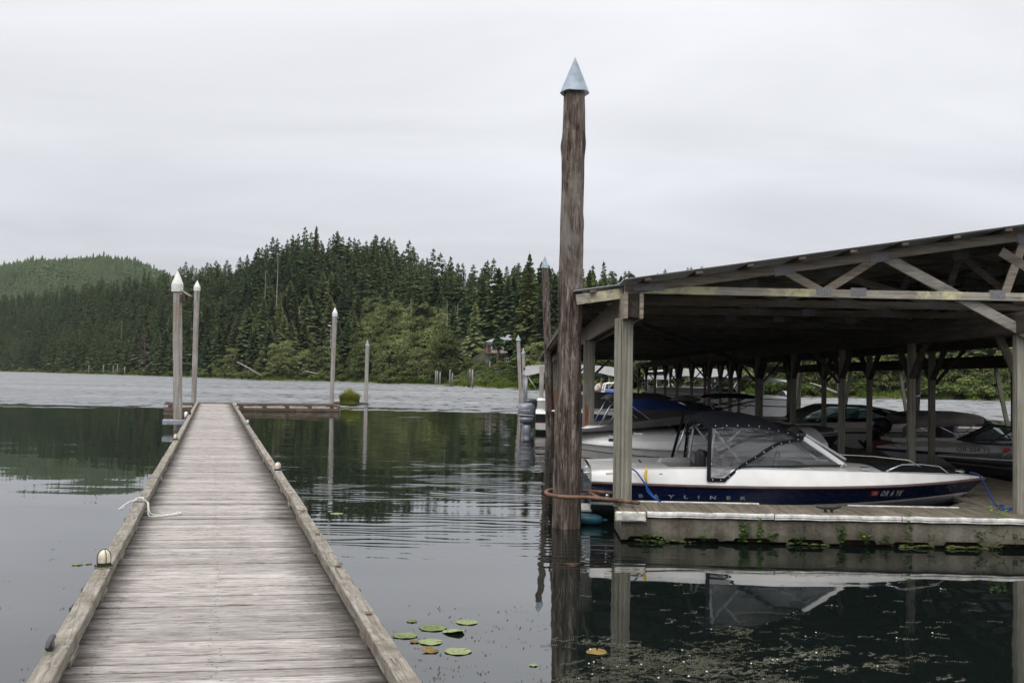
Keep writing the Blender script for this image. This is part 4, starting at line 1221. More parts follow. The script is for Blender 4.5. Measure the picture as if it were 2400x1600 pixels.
# grass tuft on a sunken log
b = gz(817, 948)
o = thing('grass_tuft', 'round yellow green grass tuft growing on a log by the end float', 'grass tuft', (b.x, b.y + .3, 0))
V = []; T = []
for i in range(1500):
    a = rng.uniform(0, 6.28); r_ = .62 * rng.random() ** .6; L = rng.uniform(.45, 1.2) * (1.15 - r_ * .6)
    x, y = math.cos(a) * r_, math.sin(a) * r_; le = r_ * .75 + .1
    tip = (x + math.cos(a) * le * L * .7 + rng.uniform(-.1, .1), y + math.sin(a) * le * L * .7 + rng.uniform(-.1, .1), .08 + L * (1 - le * .5)); mid = ((x + tip[0]) / 2 - math.cos(a) * .06, (y + tip[1]) / 2 - math.sin(a) * .06, .10 + L * .62)
    w = .014; px_, py_ = -math.sin(a + rng.uniform(-1, 1)) * w, math.cos(a) * w
    n = len(V); V += [(x - px_, y - py_, .04), (x + px_, y + py_, .04), (mid[0] + px_, mid[1] + py_, mid[2]), (mid[0] - px_, mid[1] - py_, mid[2]), tip]
    T += [(n, n + 1, n + 2), (n, n + 2, n + 3), (n + 3, n + 2, n + 4)]
link('blades', fast_mesh('blades', V, T, L_TUFT), o)
MB().tube([(-1.2, 0, .02), (0, .1, .06), (1.3, 0, 0)], [.16, .2, .14], 8).build('log', W_PILE_BROWN, o, True)
# ------------------------------------------------------------------ covered boat shed
YAW = -0.015
def S(x, y, z=0.0):
    c, s = math.cos(YAW), math.sin(YAW); return Vector((x * c - y * s, x * s + y * c, z))
SX0, SXA, SXB, SXC = 1.355, 6.50, 8.35, 13.65        # post rows: left eave, two along the walkway, right eave
SY = [13.2 + 3.72 * k for k in range(13)]            # post stations
RIDGE = (SXA + SXB) / 2
shed = thing('boat_shed', 'long open timber boat shed with trussed metal roof over the slips', 'boat shed', tuple(S(RIDGE, SY[0])), YAW)
OFF = Vector((RIDGE, SY[0], 0))
def L_(x, y, z): return Vector((x, y, z)) - OFF
GZ0, GZ1 = 2.82, 3.16                                # girder bottom and top at the left eave
SLOPE = .155
def roof_z(x): return 3.24 + SLOPE * ((x - .81) if x < RIDGE else (2 * RIDGE - .81 - x))
# posts
def post(x, y, zt, w=.135, second=False, mat=None):
    j = rng.uniform(-.012, .012)
    MB().bar(L_(x, y, .36), L_(x + j, y + rng.uniform(-.01, .01), zt), w, w, .008, up=(0, 1, 0)).build('post', mat or W_POST, shed)
    if second:
        MB().bar(L_(x - .115, y + .05, .36), L_(x + j - .115, y + .05, zt), .085, w, .006, up=(0, 1, 0)).build('post', mat or W_POST, shed)
for i, y in enumerate(SY):
    if i % 2 == 0: post(SX0 - .02, y, GZ0 + .02, .145, True)
    post(SXA, y, 2.74, .14 if i == 0 else .115); post(SXB, y, 2.74, .115)
    if i % 2 == 0:
        post(SXC, y, 2.6, .14)
        # V braces of the right eave row
        for sg in (-1, 1):
            MB().bar(L_(SXC - .05, y + sg * .08, .5), L_(SXC - .05, y + sg * 1.0, 2.58), .05, .12, .004, up=(1, 0, 0)).build('brace', W_POST, shed)
# girders
y0, y1 = SY[0] - .35, SY[-1] + .8
def girder(x, z0, z1, plies, mat=W_DARK):
    for dx in plies:
        ya = y0
        while ya < y1 - .1:
            yb = min(ya + 7.44, y1)
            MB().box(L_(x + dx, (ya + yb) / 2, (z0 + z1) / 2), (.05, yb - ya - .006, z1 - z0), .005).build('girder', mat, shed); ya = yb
girder(SX0 + .02, GZ0, GZ1, (-.10, .10), W_TRUSS)
MB().box(L_(SX0 + .02, SY[0] - .1, (GZ0 + GZ1) / 2 + .01), (.148, .3, GZ1 - GZ0 - .03), .004).build('girder_block', W_DARK, shed)
girder(SXA, 2.72, 3.00, (-.095, .095)); girder(SXB, 2.72, 3.00, (-.095, .095)); girder(SXC, 2.56, 2.92, (-.09, .09))
# knee braces along the walkway rows
for x in (SXA, SXB):
    for i, y in enumerate(SY):
        for sg in (-1, 1):
            if y + sg * .55 < y0: continue
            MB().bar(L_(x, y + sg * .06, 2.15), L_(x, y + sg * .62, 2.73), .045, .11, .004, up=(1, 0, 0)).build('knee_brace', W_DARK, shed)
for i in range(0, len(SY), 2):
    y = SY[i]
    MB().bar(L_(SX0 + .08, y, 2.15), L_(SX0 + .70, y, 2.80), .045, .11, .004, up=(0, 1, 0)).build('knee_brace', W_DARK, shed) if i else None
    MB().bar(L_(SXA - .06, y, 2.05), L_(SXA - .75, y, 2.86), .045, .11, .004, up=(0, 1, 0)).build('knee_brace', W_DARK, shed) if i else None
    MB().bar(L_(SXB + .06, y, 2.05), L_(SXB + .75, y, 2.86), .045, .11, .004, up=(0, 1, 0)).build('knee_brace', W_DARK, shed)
# trusses: a chord that parents its webs and plates
def truss_parts(y, first):
    zc = GZ1 + .055
    x_l, x_r = SX0 - .09, 2 * RIDGE - SX0 + .09
    tz = lambda x: roof_z(x) - .115                      # centre of the top chord
    root = MB()
    if first:
        xm = SX0 + 5.05 * .585
        root.bar(L_(x_l, y, zc), L_(xm, y, zc - .015), .042, .105, .004)
        tr = root.build('truss', W_CHORD, shed)
        MB().bar(L_(xm + .004, y, zc - .015), L_(RIDGE + 2.2, y, zc - .03), .042, .105, .004).build('bottom_chord', W_CHORD, tr)
        MB().bar(L_(RIDGE + 2.2, y, zc - .03), L_(x_r, y, zc), .042, .105, .004).build('bottom_chord', W_CHORD, tr)
    else:
        root.bar(L_(x_l, y, zc), L_(x_r, y, zc), .042, .105, .004)
        tr = root.build('truss', W_TRUSS, shed)
    for sg in (-1, 1):
        xa = x_l if sg < 0 else x_r
        MB().bar(L_(xa, y, tz(xa)), L_(RIDGE, y, tz(RIDGE)), .042, .125, .004).build('top_chord', W_TRUSS, tr)
    n_t = [SX0 + 1.98, SX0 + 3.22, RIDGE - 1.05 + .1]      # nodes on the top chord
    n_b = [SX0 + 2.50, SX0 + 4.75]
    wl = [((n_t[0], 1), (n_b[0], 0)), ((n_b[0], 0), (n_t[1], 1)), ((n_t[1], 1), (n_b[1] + .1, 0)), ((n_b[1] + .1, 0), (n_t[2], 1)), ((n_t[2], 1), (RIDGE + .0, 0))]
    for sg in (0, 1):
        for (a, ta), (b, tb) in wl:
            if first and not sg and a == n_t[1]: continue
            if sg: a, b = 2 * RIDGE - a, 2 * RIDGE - b
            pa = L_(a, y, tz(a) - .02 if ta else zc); pb = L_(b, y, tz(b) - .02 if tb else zc)
            MB().bar(pa, pb, .105, .040, .004, up=(0, 1, 0)).build('web', W_TRUSS, tr)
        for x in n_b + [SX0 + 5.05 * .585 if first else SX0 + 3.4]:
            xx = 2 * RIDGE - x if sg else x
            MB().box(L_(xx, y, zc + .01), (.20, .050, .11)).build('plate', M_PLATE, tr)
        for x in n_t:
            xx = 2 * RIDGE - x if sg else x
            R_ = Matrix.Rotation(math.atan(SLOPE) * (1 if sg else -1), 3, 'Y')
            MB().box(L_(xx, y, tz(xx) - .03), (.24, .050, .11), 0, R_).build('plate', M_PLATE, tr)
        xx = x_r - .32 if sg else x_l + .32
        MB().box(L_(xx, y, zc + .03), (.40, .050, .09)).build('plate', M_PLATE, tr)
    return tr
ty = SY[0] - .18
tr0 = truss_parts(ty, True)
t1 = truss_parts(ty + 1.95, False)
k = 2
while ty + 1.95 * k < y1:
    c = copy_tree(t1, shed); c.location = (0, 1.95 * (k - 1), 0); k += 1
W_BRACE = m_wood('grey_brace_timber', [(0.32, (0.13, 0.115, 0.10)), (0.5, (0.26, 0.24, 0.21)), (0.7, (0.40, 0.375, 0.335))], 0, 0.05, 20, 4.0, lichen=((0.46, 0.42, 0.28), 2.5, .56, .66, .5))
# long diagonal brace nailed over the front truss
a = at(2075, 603, 12.97); b = at(2440, 800, 13.0)
wv = Matrix.Translation(S(RIDGE, SY[0])) @ Matrix.Rotation(YAW, 4, 'Z'); wv.invert()
MB().bar(wv @ a, wv @ b, .135, .042, .004, up=(0, 1, 0)).build('diagonal_brace', W_BRACE, shed)
a = at(2262, 686, 12.97); b = at(2330, 590, 12.97)
MB().bar(wv @ at(2345, 590, 12.92), wv @ at(2460, 660, 12.92), .125, .042, .004, up=(0, 1, 0)).build('diagonal_brace', W_TRUSS, shed)
# diagonal ties inside the roof
MB().bar(L_(SX0 + .6, SY[1], 2.98), L_(SX0 + 4.2, SY[3], 2.4), .04, .09, .004).build('diagonal_brace', W_DARK, shed)
# purlins and roof sheets
yr0, yr1 = SY[0] - .50, y1 + .35
for sg in (0, 1):
    x = .88
    while x < RIDGE - .1:
        if x > 1.15: ya = yr0 + .015
        else: ya = yr0 + .72
        xx = 2 * RIDGE - x if sg else x
        R_ = Matrix.Rotation(math.atan(SLOPE) * (1 if sg else -1), 3, 'Y')
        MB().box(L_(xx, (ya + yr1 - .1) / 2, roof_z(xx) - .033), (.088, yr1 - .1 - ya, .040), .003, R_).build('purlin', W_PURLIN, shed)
        x += .655
def sheet(xa, xb, ya, yb, up_=True):
    n = int((yb - ya) / .05); V = []; T = []
    for i in range(n + 1):
        y = ya + (yb - ya) * i / n; dz = .009 * math.cos(i * math.pi)
        for x in (xa, (xa + xb) / 2, xb):
            p = L_(x, y, roof_z(x) + dz); V.append(tuple(p))
    for i in range(n):
        for j in range(2): T.append((i * 3 + j, i * 3 + j + 1, (i + 1) * 3 + j + 1, (i + 1) * 3 + j))
    o = link('roof_sheet', fast_mesh('roof_sheet', V, T, M_ROOF), shed)
    md = o.modifiers.new('thick', 'SOLIDIFY'); md.thickness = .006; md.offset = 1
ya = yr0
while ya < yr1 - .2:
    yb = min(ya + 3.1, yr1)
    sheet(1.22 if ya == yr0 else .80, RIDGE, ya, yb + .03)
    sheet(RIDGE, 2 * RIDGE - .80, ya, yb + .03)
    ya = yb
sheet(.62, 1.26, yr0 + .75, yr0 + 3.1)
# rafter tail and grey ridge tarp at the near eave
MB().bar(L_(.66, yr0 + .80, roof_z(.66) - .115), L_(1.30, yr0 + .80, roof_z(1.30) - .115), .042, .14, .004).build('rafter_tail', W_CHORD, shed)
MB().bar(L_(.72, yr0 + .9, roof_z(.72) - .10), L_(.72, yr1, roof_z(.72) - .10), .04, .12, .004).build('fascia', W_PURLIN, shed)
yy = yr0 + 1.6
while yy < yr1:
    MB().bar(L_(.74, yy, roof_z(.74) - .11), L_(1.22, yy, roof_z(1.22) - .115), .042, .10, .004).build('rafter_tail', W_PURLIN, shed); yy += .98
# red paint on the outer face of the second left post
MB().box(L_(SX0 - .10, SY[2] - .075, .95), (.07, .006, 1.1)).build('red_mark', M_REDPAINT, shed)
MB().box(L_(SX0 - .10, SY[8] - .075, 1.1), (.07, .006, .9)).build('red_mark', M_REDPAINT, shed)

# ------------------------------------------------------------------ concrete floats
def finger(label, x0, x1, yc, wy, planks, first=False, group='concrete finger floats under the shed', right=False):
    o = thing('finger_float', label, 'float', tuple(S((x0 + x1) / 2, yc)), YAW, group)
    L = x1 - x0
    # float wall with scalloped lower edge on the near side
    def edge():
        pts = []; x = -L / 2
        n = max(1, int(L / .62)); per = L / n
        for i in range(n):
            xs = -L / 2 + i * per
            k_ = rng.uniform(-.03, .03); zb_ = .035 + rng.uniform(-.008, .008); zt_ = .078 + rng.uniform(-.012, .01)
            pts += [(xs, zb_), (xs + per * (.15 + k_), zb_), (xs + per * (.17 + k_), zt_ - .018), (xs + per * (.20 + k_), zt_), (xs + per * (.80 + k_), zt_), (xs + per * (.83 + k_), zt_ - .018), (xs + per * (.85 + k_), zb_)]
        pts.append((L / 2, .035)); return pts
    e = edge()
    for sg, nm in ((-1, 'float_wall'), (1, 'float_wall')):
        mb = MB(); y = sg * wy / 2
        for (xa, za), (xb, zb) in zip(e[:-1], e[1:]):
            q = [(xa, y, za), (xb, y, zb), (xb, y, .30), (xa, y, .30)]; q2 = [(p[0], p[1] - sg * .10, p[2]) for p in q]
            mb.poly(q if sg < 0 else q[::-1]); mb.poly(q2[::-1] if sg < 0 else q2)
            mb.poly([q[1], q[0], q2[0], q2[1]] if sg < 0 else [q[0], q[1], q2[1], q2[0]])
        mb.poly([(-L / 2, y, .02), (-L / 2, y, .30), (-L / 2, y - sg * .1, .30), (-L / 2, y - sg * .1, .02)])
        mb.poly([(L / 2, y, .02), (L / 2, y, .30), (L / 2, y - sg * .1, .30), (L / 2, y - sg * .1, .02)])
        mb.build(nm, M_CONC, o)
    for sx in (-1, 1):
        MB().box((sx * (L / 2 - .05), 0, .16), (.0985, wy - .21, .278), .01).build('end_wall', M_CONC, o)
    MB().box((0, 0, .02), (L - .15, wy - .34, .22), .02).build('foam_core', M_FOAM, o)
    n = max(2, int(L / .19)) if planks else 2
    for i in range(n):
        MB().box((-L / 2 + L * (i + .5) / n, 0, DZ - .035 + rng.uniform(-.002, .002)), (L / n - .008, wy - .02, .07), .004).build('plank', W_FINGER, o)
    return o, L
f1, FL = finger('front concrete finger float with brown planks and white bumper strip', SX0 - .13, SXB + .1, 13.10, 1.02, True, True)
# bumper strips on the near edge, with rounded face
cutp = [gz(1518, 1200, DZ).x - f1.location.x, gz(1817, 1206, DZ).x - f1.location.x, gz(2111, 1210, DZ).x - f1.location.x, gz(2395, 1214, DZ).x - f1.location.x, FL / 2 - .02]
for a, b in zip(cutp[:-1], cutp[1:]):
    mb = MB(); nn = 9; rings_ = []
    for q in range(nn):
        x = a + .006 + (b - a - .012) * q / (nn - 1); dz = .004 * math.sin(q * 2.1 + a)
        rings_.append([Vector((x, -.51 - dy, zz + dz)) for dy, zz in ((-.01, .312), (.026, .314), (.036, .322), (.031, .334), (.040, .346), (.036, .374), (.026, .384), (-.01, .386))])
    mb.rings(rings_); mb.build('bumper_strip', M_WHITEV, f1)
mb = MB().box((cutp[0] - .205, -.545, .322), (.385, .055, .125), .012); mb.build('corner_bumper', m_plain('dirty_cream_vinyl', (.56, .52, .42), .6, 0, 0, .35, 14), f1)
MB().box((cutp[0] - .205, -.575, .322), (.35, .012, .09), .004).build('corner_bumper_pad', M_WHITEV, f1)
for xx, l_ in ((gz(1560, 1175, DZ).x, 1.9), (gz(2060, 1185, DZ).x, 1.5)):
    MB().box((xx - f1.location.x + .3, .535, DZ - .01), (l_, .05, .045), .008).build('bumper_strip', M_WHITEV, f1)
# other fingers, left side and right side
names = ['second concrete finger float from the front on the left of the walkway', 'third concrete finger float from the front on the left of the walkway', 'fourth concrete finger float from the front on the left of the walkway', 'fifth concrete finger float from the front on the left of the walkway', 'sixth concrete finger float from the front on the left of the walkway', 'farthest concrete finger float on the left of the walkway']
for i in range(1, 7): finger(names[i - 1], SX0 - .08, SXA - .1, SY[2 * i], 1.0, i < 2)
names = ['nearest concrete finger float on the right of the walkway', 'second concrete finger float on the right of the walkway', 'third concrete finger float on the right of the walkway', 'fourth concrete finger float on the right of the walkway', 'farthest concrete finger float on the right of the walkway']
for i, y in enumerate((24.4, 32.0, 39.5, 47.0, 56)): finger(names[i], SXB + .15, SXC + .3, y, 1.0, False)
wk = thing('walkway_float', 'long dark plank walkway float between the two middle post rows', 'walkway', tuple(S(RIDGE, 13.7)), YAW)
MB().box((0, 22.5, .16), (SXB - SXA + .2, 45, .30), .02).build('float_body', M_CONC, wk)
for i in range(150): MB().box((0, .15 + i * .30, DZ - .035), (SXB - SXA + .26, .285, .06), .004).build('plank', W_FINGER, wk)
# triangular gusset between finger and walkway
mb = MB(); g = [(-1.05, -.05), (-1.75, -.05), (-1.05, .85)]
mb.poly([(x, y, DZ - .012) for x, y in g][::-1]); mb.poly([(x, y, .06) for x, y in g])
for i in range(3):
    a, b = g[i], g[(i + 1) % 3]; mb.poly([(a[0], a[1], .06), (b[0], b[1], .06), (b[0], b[1], DZ - .012), (a[0], a[1], DZ - .012)])
mb.build('gusset', M_CONC, wk)

# rusty hoop around the tall pile, fixed to the finger deck
hb = gz(1326, 1240)
o = thing('pile_hoop', 'rusty bent pipe hoop from the finger float round the tall pile', 'hoop', (hb.x, hb.y + .17, 0))
zz = DZ + .075
n0 = at(1497, 1190, 12.86) - o.location
pts = smooth([(n0.x, n0.y, zz), (.35, -.33, zz - .005), (-.02, -.335, zz), (-.20, -.27, zz + .01), (-.265, -.12, zz + .02), (-.255, .06, zz + .03), (-.15, .20, zz + .035), (.1, .24, zz + .03), (.66, .24, zz)], 5)
MB().tube(pts, .026, 9).build('pipe', M_RUST, o, True)
MB().tube([(.34, .24, zz), (.42, -.32, zz)], .024, 8).build('cross_pipe', M_RUST, o, True)
# teal fender floating at the corner
a = at(1362, 1222, 14.0)
o = thing('boat_fender', 'teal cylindrical fender lying in the water between pile and float', 'fender', (a.x, 14.0, 0), -.1); o.scale = (.85, .85, .85)
MB().tube([(-.16, 0, .09), (-.10, 0, .09), (0, 0, .09), (.22, 0, .085), (.31, 0, .085), (.36, 0, .085)], [.06, .088, .095, .095, .072, .035], 14).build('body', M_FENDER, o, True)
MB().tube([(.355, 0, .085), (.43, 0, .085)], .018, 8).build('eye', M_FENDER, o, True)
# black cleat on the front finger
a = gz(1942, 1200, DZ)
o = thing('dock_cleat', 'black horn cleat on the front finger float planks', 'cleat', (a.x, a.y, DZ))
MB().tube([(-.16, 0, .07), (-.08, 0, .055), (0, 0, .055), (.08, 0, .055), (.16, 0, .07)], [.010, .018, .020, .018, .010], 8).build('horn', M_BLACKM, o, True)
for sx in (-.04, .04): MB().box((sx, 0, .026), (.03, .05, .052), .005).build('foot', M_BLACKM, o)

# weeds growing out of the waterline of the front finger
def sprig(px, py, h, n, lab, spread=.10, base=1266):
    b = at(px, base, 12.55); b.z = max(.03, b.z)
    o = thing('float_weed', lab, 'weed', (b.x, 12.57, .03), 0, 'weeds along the float edge')
    V = []; T = []; r = random.Random(int(px))
    sm = MB()
    for k in range(n):
        a = r.uniform(0, 3.14); hh = h * r.uniform(.5, 1); dx = r.uniform(-spread, spread)
        top = Vector((dx, -.02 - r.uniform(0, .06), hh)); sm.tube([(dx * .2, 0, 0), (dx * .6, -.03, hh * .5), top], [.004, .003, .002], 4, False)
        m = max(4, int(hh / .018))
        for j in range(m):
            u = (j + 1) / m; p = Vector((dx * .2, 0, 0)).lerp(top, u); ang = r.uniform(0, 6.28); L = r.uniform(.038, .075) * (1.25 - .5 * u)
            d = Vector((math.cos(ang), math.sin(ang) * .8 - .25, r.uniform(-.2, .5))).normalized(); sd_ = d.cross(Vector((0, 0, 1))).normalized() * L * .36
            q = len(V); V += [tuple(p), tuple(p + d * L * .5 + sd_), tuple(p + d * L), tuple(p + d * L * .5 - sd_)]; T += [(q, q + 1, q + 2), (q, q + 2, q + 3)]
    link('leaves', fast_mesh('leaves', V, T, L_SPRIG), o); sm.build('stem', L_SPRIG, o)
for px, h, n, lab in ((1512, .10, 4, 'leftmost tiny weed at the waterline of the front float'), (1548, .07, 2, 'second tiny weed from the left on the front float'), (1652, .08, 3, 'third small weed from the left on the front float'), (1742, .26, 5, 'leafy weed reaching up the float below the boat canopy'), (1785, .30, 3, 'thin tall weed right of the canopy on the float edge'), (1808, .12, 4, 'low weed right of the thin tall one on the float edge'),
        (1872, .10, 4, 'low weed left of the middle of the front float'), (1972, .24, 6, 'leafy weed hanging below the black cleat'), (2030, .16, 5, 'pale low weed between the cleat and strip joint'), (2070, .12, 5, 'low mossy weed left of the strip joint'), (2127, .40, 6, 'tall dark leafy weed climbing the float at the strip joint'), (2182, .13, 5, 'low leafy weed right of the strip joint'), (2322, .44, 8, 'tall spreading weed near the right end of the float'), (2350, .20, 8, 'low bushy weed at the right end of the float'), (2295, .18, 6, 'low bushy weed left of the tall one at the right end'), (2385, .16, 6, 'rightmost weed at the edge of the photograph')):
    sprig(px, 0, h * 1.2, n + 1, lab, .07 + .12 * (n > 6))
mb = MB()
for i in range(420):
    x = rng.uniform(-FL / 2, FL / 2); 
    if math.sin(x * 3.7) + math.sin(x * 1.3 + 1) + rng.uniform(-.8, .8) < .4: continue
    s_ = rng.uniform(.01, .035); z_ = rng.uniform(.005, .05)
    mb.ball((x, -.50 + rng.uniform(-.03, .03), z_ * .6), s_, 6, 4, (1.6, .6, .45))
mb.build('moss', M_MOSS, f1)
# ------------------------------------------------------------------ boats
class Hull:
    def __init__(s, L, B, z_st, z_mid, z_bow, dk=(.16, .22, .05), ch=(.16, .20, .40), keel=-.28, lc=.93, lk=.87, stern=.92, full=2.4, fore=.40):
        s.L, s.B, s.zs, s.dk, s.ch, s.k, s.lc, s.lk, s.st, s.full, s.fore = L, B, (z_st, z_mid, z_bow), dk, ch, keel, lc, lk, stern, full, fore
    def q3(s, a, u): return a[0] * (1 - u) * (1 - 2 * u) + a[1] * 4 * u * (1 - u) + a[2] * u * (2 * u - 1)
    def hb(s, u, f=1.0):
        k = s.st + (1 - s.st) * min(1, u / .35)
        if u > s.fore: k *= max(0.0, 1 - ((u - s.fore) / (1 - s.fore)) ** s.full)
        return s.B / 2 * k * f
    def sheer(s, u): return Vector((u * s.L, s.hb(u), s.q3(s.zs, u)))
    def deck(s, u):
        p = s.sheer(u); return Vector((min(p.x, s.L - .03) , max(0, p.y - .055 - .02 * u), p.z + s.q3(s.dk, u)))
    def chine(s, u): return Vector((u * s.L * s.lc, s.hb(u) * (.88 - .25 * u ** 2), s.q3(s.ch, u)))
    def keel(s, u):
        z = s.k + (s.ch[2] - .14 - s.k) * max(0, (u - .45) / .55) ** 2.2
        return Vector((u * s.L * s.lk, 0, z))
    def side_y(s, x, z):
        ps = s.sheer(min(1, x / s.L)); pc = s.chine(min(1, x / (s.L * s.lc)))
        k = (z - pc.z) / max(.01, ps.z - pc.z); return pc.y + (ps.y - pc.y) * k
def lerp(a, b, k): return a + (b - a) * k
def both(f):
    return [f, lambda u: Vector((f(u).x, -f(u).y, f(u).z))]
US = [0, .05, .12, .2, .3, .4, .5, .58, .66, .73, .79, .85, .9, .94, .97, .985, 1.0]
def hull_parts(root, h, m_bottom, bands, m_deck, m_rub, cockpit=(.06, .52), floor=.22, m_in=None, fore_crown=.07, rub=.022, deckmat2=None):
    """bands: list of (k0, k1, material, name) between chine (0) and sheer (1)"""
    for nm, fa, fb, mt in [('hull_bottom', h.keel, h.chine, m_bottom)] + [(b[3], (lambda u, k=b[0]: lerp(h.chine(u), h.sheer(u), k)), (lambda u, k=b[1]: lerp(h.chine(u), h.sheer(u), k)), b[2]) for b in bands]:
        mb = MB()
        for sg in (-1, 1):
            A = [Vector((p.x, sg * p.y, p.z)) for p in map(fa, US)]; Bq = [Vector((p.x, sg * p.y, p.z)) for p in map(fb, US)]
            mb.loft([A, Bq] if sg < 0 else [Bq, A])
        if nm != 'hull_bottom' and nm != 'stripe':
            pass
        mb.build(nm, mt, root, True, weld=True)
    # transom
    s0, c0, k0 = h.sheer(0), h.chine(0), h.keel(0)
    MB().poly([(0, -s0.y, s0.z), (0, -c0.y, c0.z), (0, 0, k0.z), (0, c0.y, c0.z), (0, s0.y, s0.z)]).build('transom', bands[-1][2], root)
    # rub rail
    for sg in (-1, 1):
        MB().tube([Vector((p.x, sg * (p.y + .004), p.z)) for p in map(h.sheer, US)], rub, 7).build('rub_rail', m_rub, root, True)
    # topside above the rub rail, side decks, foredeck, cockpit
    mb = MB()
    for sg in (-1, 1):
        A = [Vector((p.x, sg * p.y, p.z)) for p in map(h.sheer, US)]
        A2 = [Vector((p.x, sg * (p.y * 1.0 + .012), p.z - .015)) for p in map(h.deck, US)]
        Bq = [Vector((p.x, sg * max(0, p.y - .01), p.z + .004)) for p in map(h.deck, US)]
        mb.loft([A, A2, Bq] if sg < 0 else [Bq, A2, A])
        u0, u1 = cockpit
        cu = [u0 + (u1 - u0) * i / 10 for i in range(11)]
        C1 = [Vector((h.deck(u).x, sg * max(0, h.deck(u).y - .01), h.deck(u).z + .004)) for u in cu]
        C2 = [Vector((p.x, sg * max(0, abs(p.y) - .15), p.z + .012)) for p in C1]
        mb.loft([C1, C2] if sg < 0 else [C2, C1])
    d0 = h.deck(0)
    def strip(u0, u1, n):
        rows = []
        for i in range(n + 1):
            u = u0 + (u1 - u0) * i / n; p = h.deck(u); y = max(0, p.y - .01)
            rows.append([Vector((p.x, y * c, p.z + .004 + fore_crown * (1 - c * c) * min(1, y / .5))) for c in (-1, -.66, -.33, 0, .33, .66, 1)])
        mb.loft(rows)
    strip(cockpit[1], 1.0, 10); strip(0, cockpit[0], 2)
    # stern face of the deck moulding
    s_ = h.sheer(0); mb.poly([(0, -s_.y, s_.z), (0, s_.y, s_.z), (0, d0.y - .01, d0.z + .004), (0, -d0.y + .01, d0.z + .004)])
    mb.build('deck', m_deck, root, True)
    mb = MB(); u0, u1 = cockpit; cu = [u0 + (u1 - u0) * i / 10 for i in range(11)]
    for sg in (-1, 1):
        C2 = [Vector((h.deck(u).x, sg * max(0, h.deck(u).y - .16), h.deck(u).z + .016)) for u in cu]
        C3 = [Vector((p.x, sg * max(0, abs(p.y) - .06), floor)) for p in C2]
        mb.loft([C2, C3] if sg < 0 else [C3, C2])
        if sg < 0: fl = [C3]
        else: fl.append(C3)
    mb.loft(fl)
    for u in (u0, u1):
        p = h.deck(u); mb.poly([(p.x, -(p.y - .16), p.z + .014), (p.x, p.y - .16, p.z + .014), (p.x, p.y - .22, floor), (p.x, -(p.y - .22), floor)])
    mb.build('cockpit_liner', m_in or m_deck, root, True)

def hull_text(root, h, body, size, x0, z0, mat, outline=0, shear=0, space=1, xs=1, side=-1, name='lettering', flip=False, off=.006, bold=0.0):
    me = text_mesh(body, size, outline, shear, space, xs, bold)
    w = max(v.co.x for v in me.vertices) if me.vertices else 0
    for v in me.vertices:
        x = x0 + (v.co.x if not flip else w - v.co.x); z = z0 + v.co.y
        v.co = Vector((x, side * (h.side_y(x, z) + off + v.co.z), z))
    me.materials.clear(); me.materials.append(mat)
    hp_ = [c for c in root.children if c.name.split('.')[0] == 'hull']
    return link(name, me, hp_[-1] if hp_ else root)
def hull_patch(root, h, x0, x1, z0, z1, mat, name, side=-1, off=.004):
    MB().poly([(x, side * (h.side_y(x, z) + off), z) for x, z in ((x0, z0), (x1, z0), (x1, z1), (x0, z1))]).build(name, mat, root)

def arch(y, z, w, n=9, flat=.55):
    """half-arch cross points for canvas tops: from -w to w, height z at centre, lower at the sides"""
    out = []
    for i in range(n):
        t = -1 + 2 * i / (n - 1); out.append((w * t, z - (1 - math.cos(t * math.pi / 2)) * flat * .0 - flat * abs(t) ** 2.6))
    return out
def canvas(root, rows, mat, name='canopy', thick=.008):
    """rows: list of (x, [(y,z)...]); lofted sheet with thickness and seams"""
    mb = MB(); mb.loft([[Vector((x if not callable(x) else x(y), y, z)) for y, z in pts] for x, pts in rows])
    o = mb.build(name, mat, root, True)
    md = o.modifiers.new('thick', 'SOLIDIFY'); md.thickness = thick; md.offset = 0
    return o

# ---- the white and navy runabout in the front slip
B1X, B1Y = 0.94, 15.02
h1 = Hull(5.92, 2.18, .585, .575, .66, dk=(.165, .235, .02), ch=(.27, .28, .43), keel=-.25, lc=.955, lk=.925, full=2.6, fore=.36)
b1 = thing('motor_boat', 'white over navy runabout with black canopy, nearest boat in the shed', 'boat', tuple(S(B1X, B1Y)), YAW)
hull_parts(b1, h1, M_GELG, [(0, .12, M_GELC, 'stripe'), (.12, 1.0, M_NAVY, 'hull')], M_GEL, M_RUB, (.10, .53), .22, M_VINYLG, .05)
def bx_(px, py, Y): 
    p = at(px, py, Y); q = Matrix.Rotation(-YAW, 3, 'Z') @ (p - b1.location); return q
# black feature line under the white topside
for sg in (-1, 1):
    MB().tube([Vector((p.x, sg * (p.y - .012), p.z - .105 * (1 - u * .8))) for u, p in [(u, h1.deck(u)) for u in US[:-2]]], .004, 5, False).build('pin_stripe', M_LETG, b1, True)
# engine box, rear bench, side cushions
def cushion(root, c, s, mat, name='seat', ch=.05):
    MB().box(c, s, ch).build(name, mat, root)
cushion(b1, (.95, 0, .58), (.62, .95, .36), M_VINYLG, 'engine_cover', .08)
for sg in (-1, 1): cushion(b1, (.85, sg * .72, .47), (.5, .44, .30), M_VINYLG, 'rear_seat', .06)
for x in (1.15, 1.75, 2.35): cushion(b1, (x + .28, .80, .64), (.57, .16, .34), M_VINYLG, 'side_cushion', .06)
for sg in (-1, 1):
    cushion(b1, (2.0, sg * .48, .50), (.55, .52, .16), M_SEATD); cushion(b1, (1.80, sg * .48, .72), (.16, .52, .50), M_SEATD, 'seat_back', .06)
cushion(b1, (2.15, -.62, .70), (1.05, .10, .14), M_SEATD, 'side_bolster', .05)
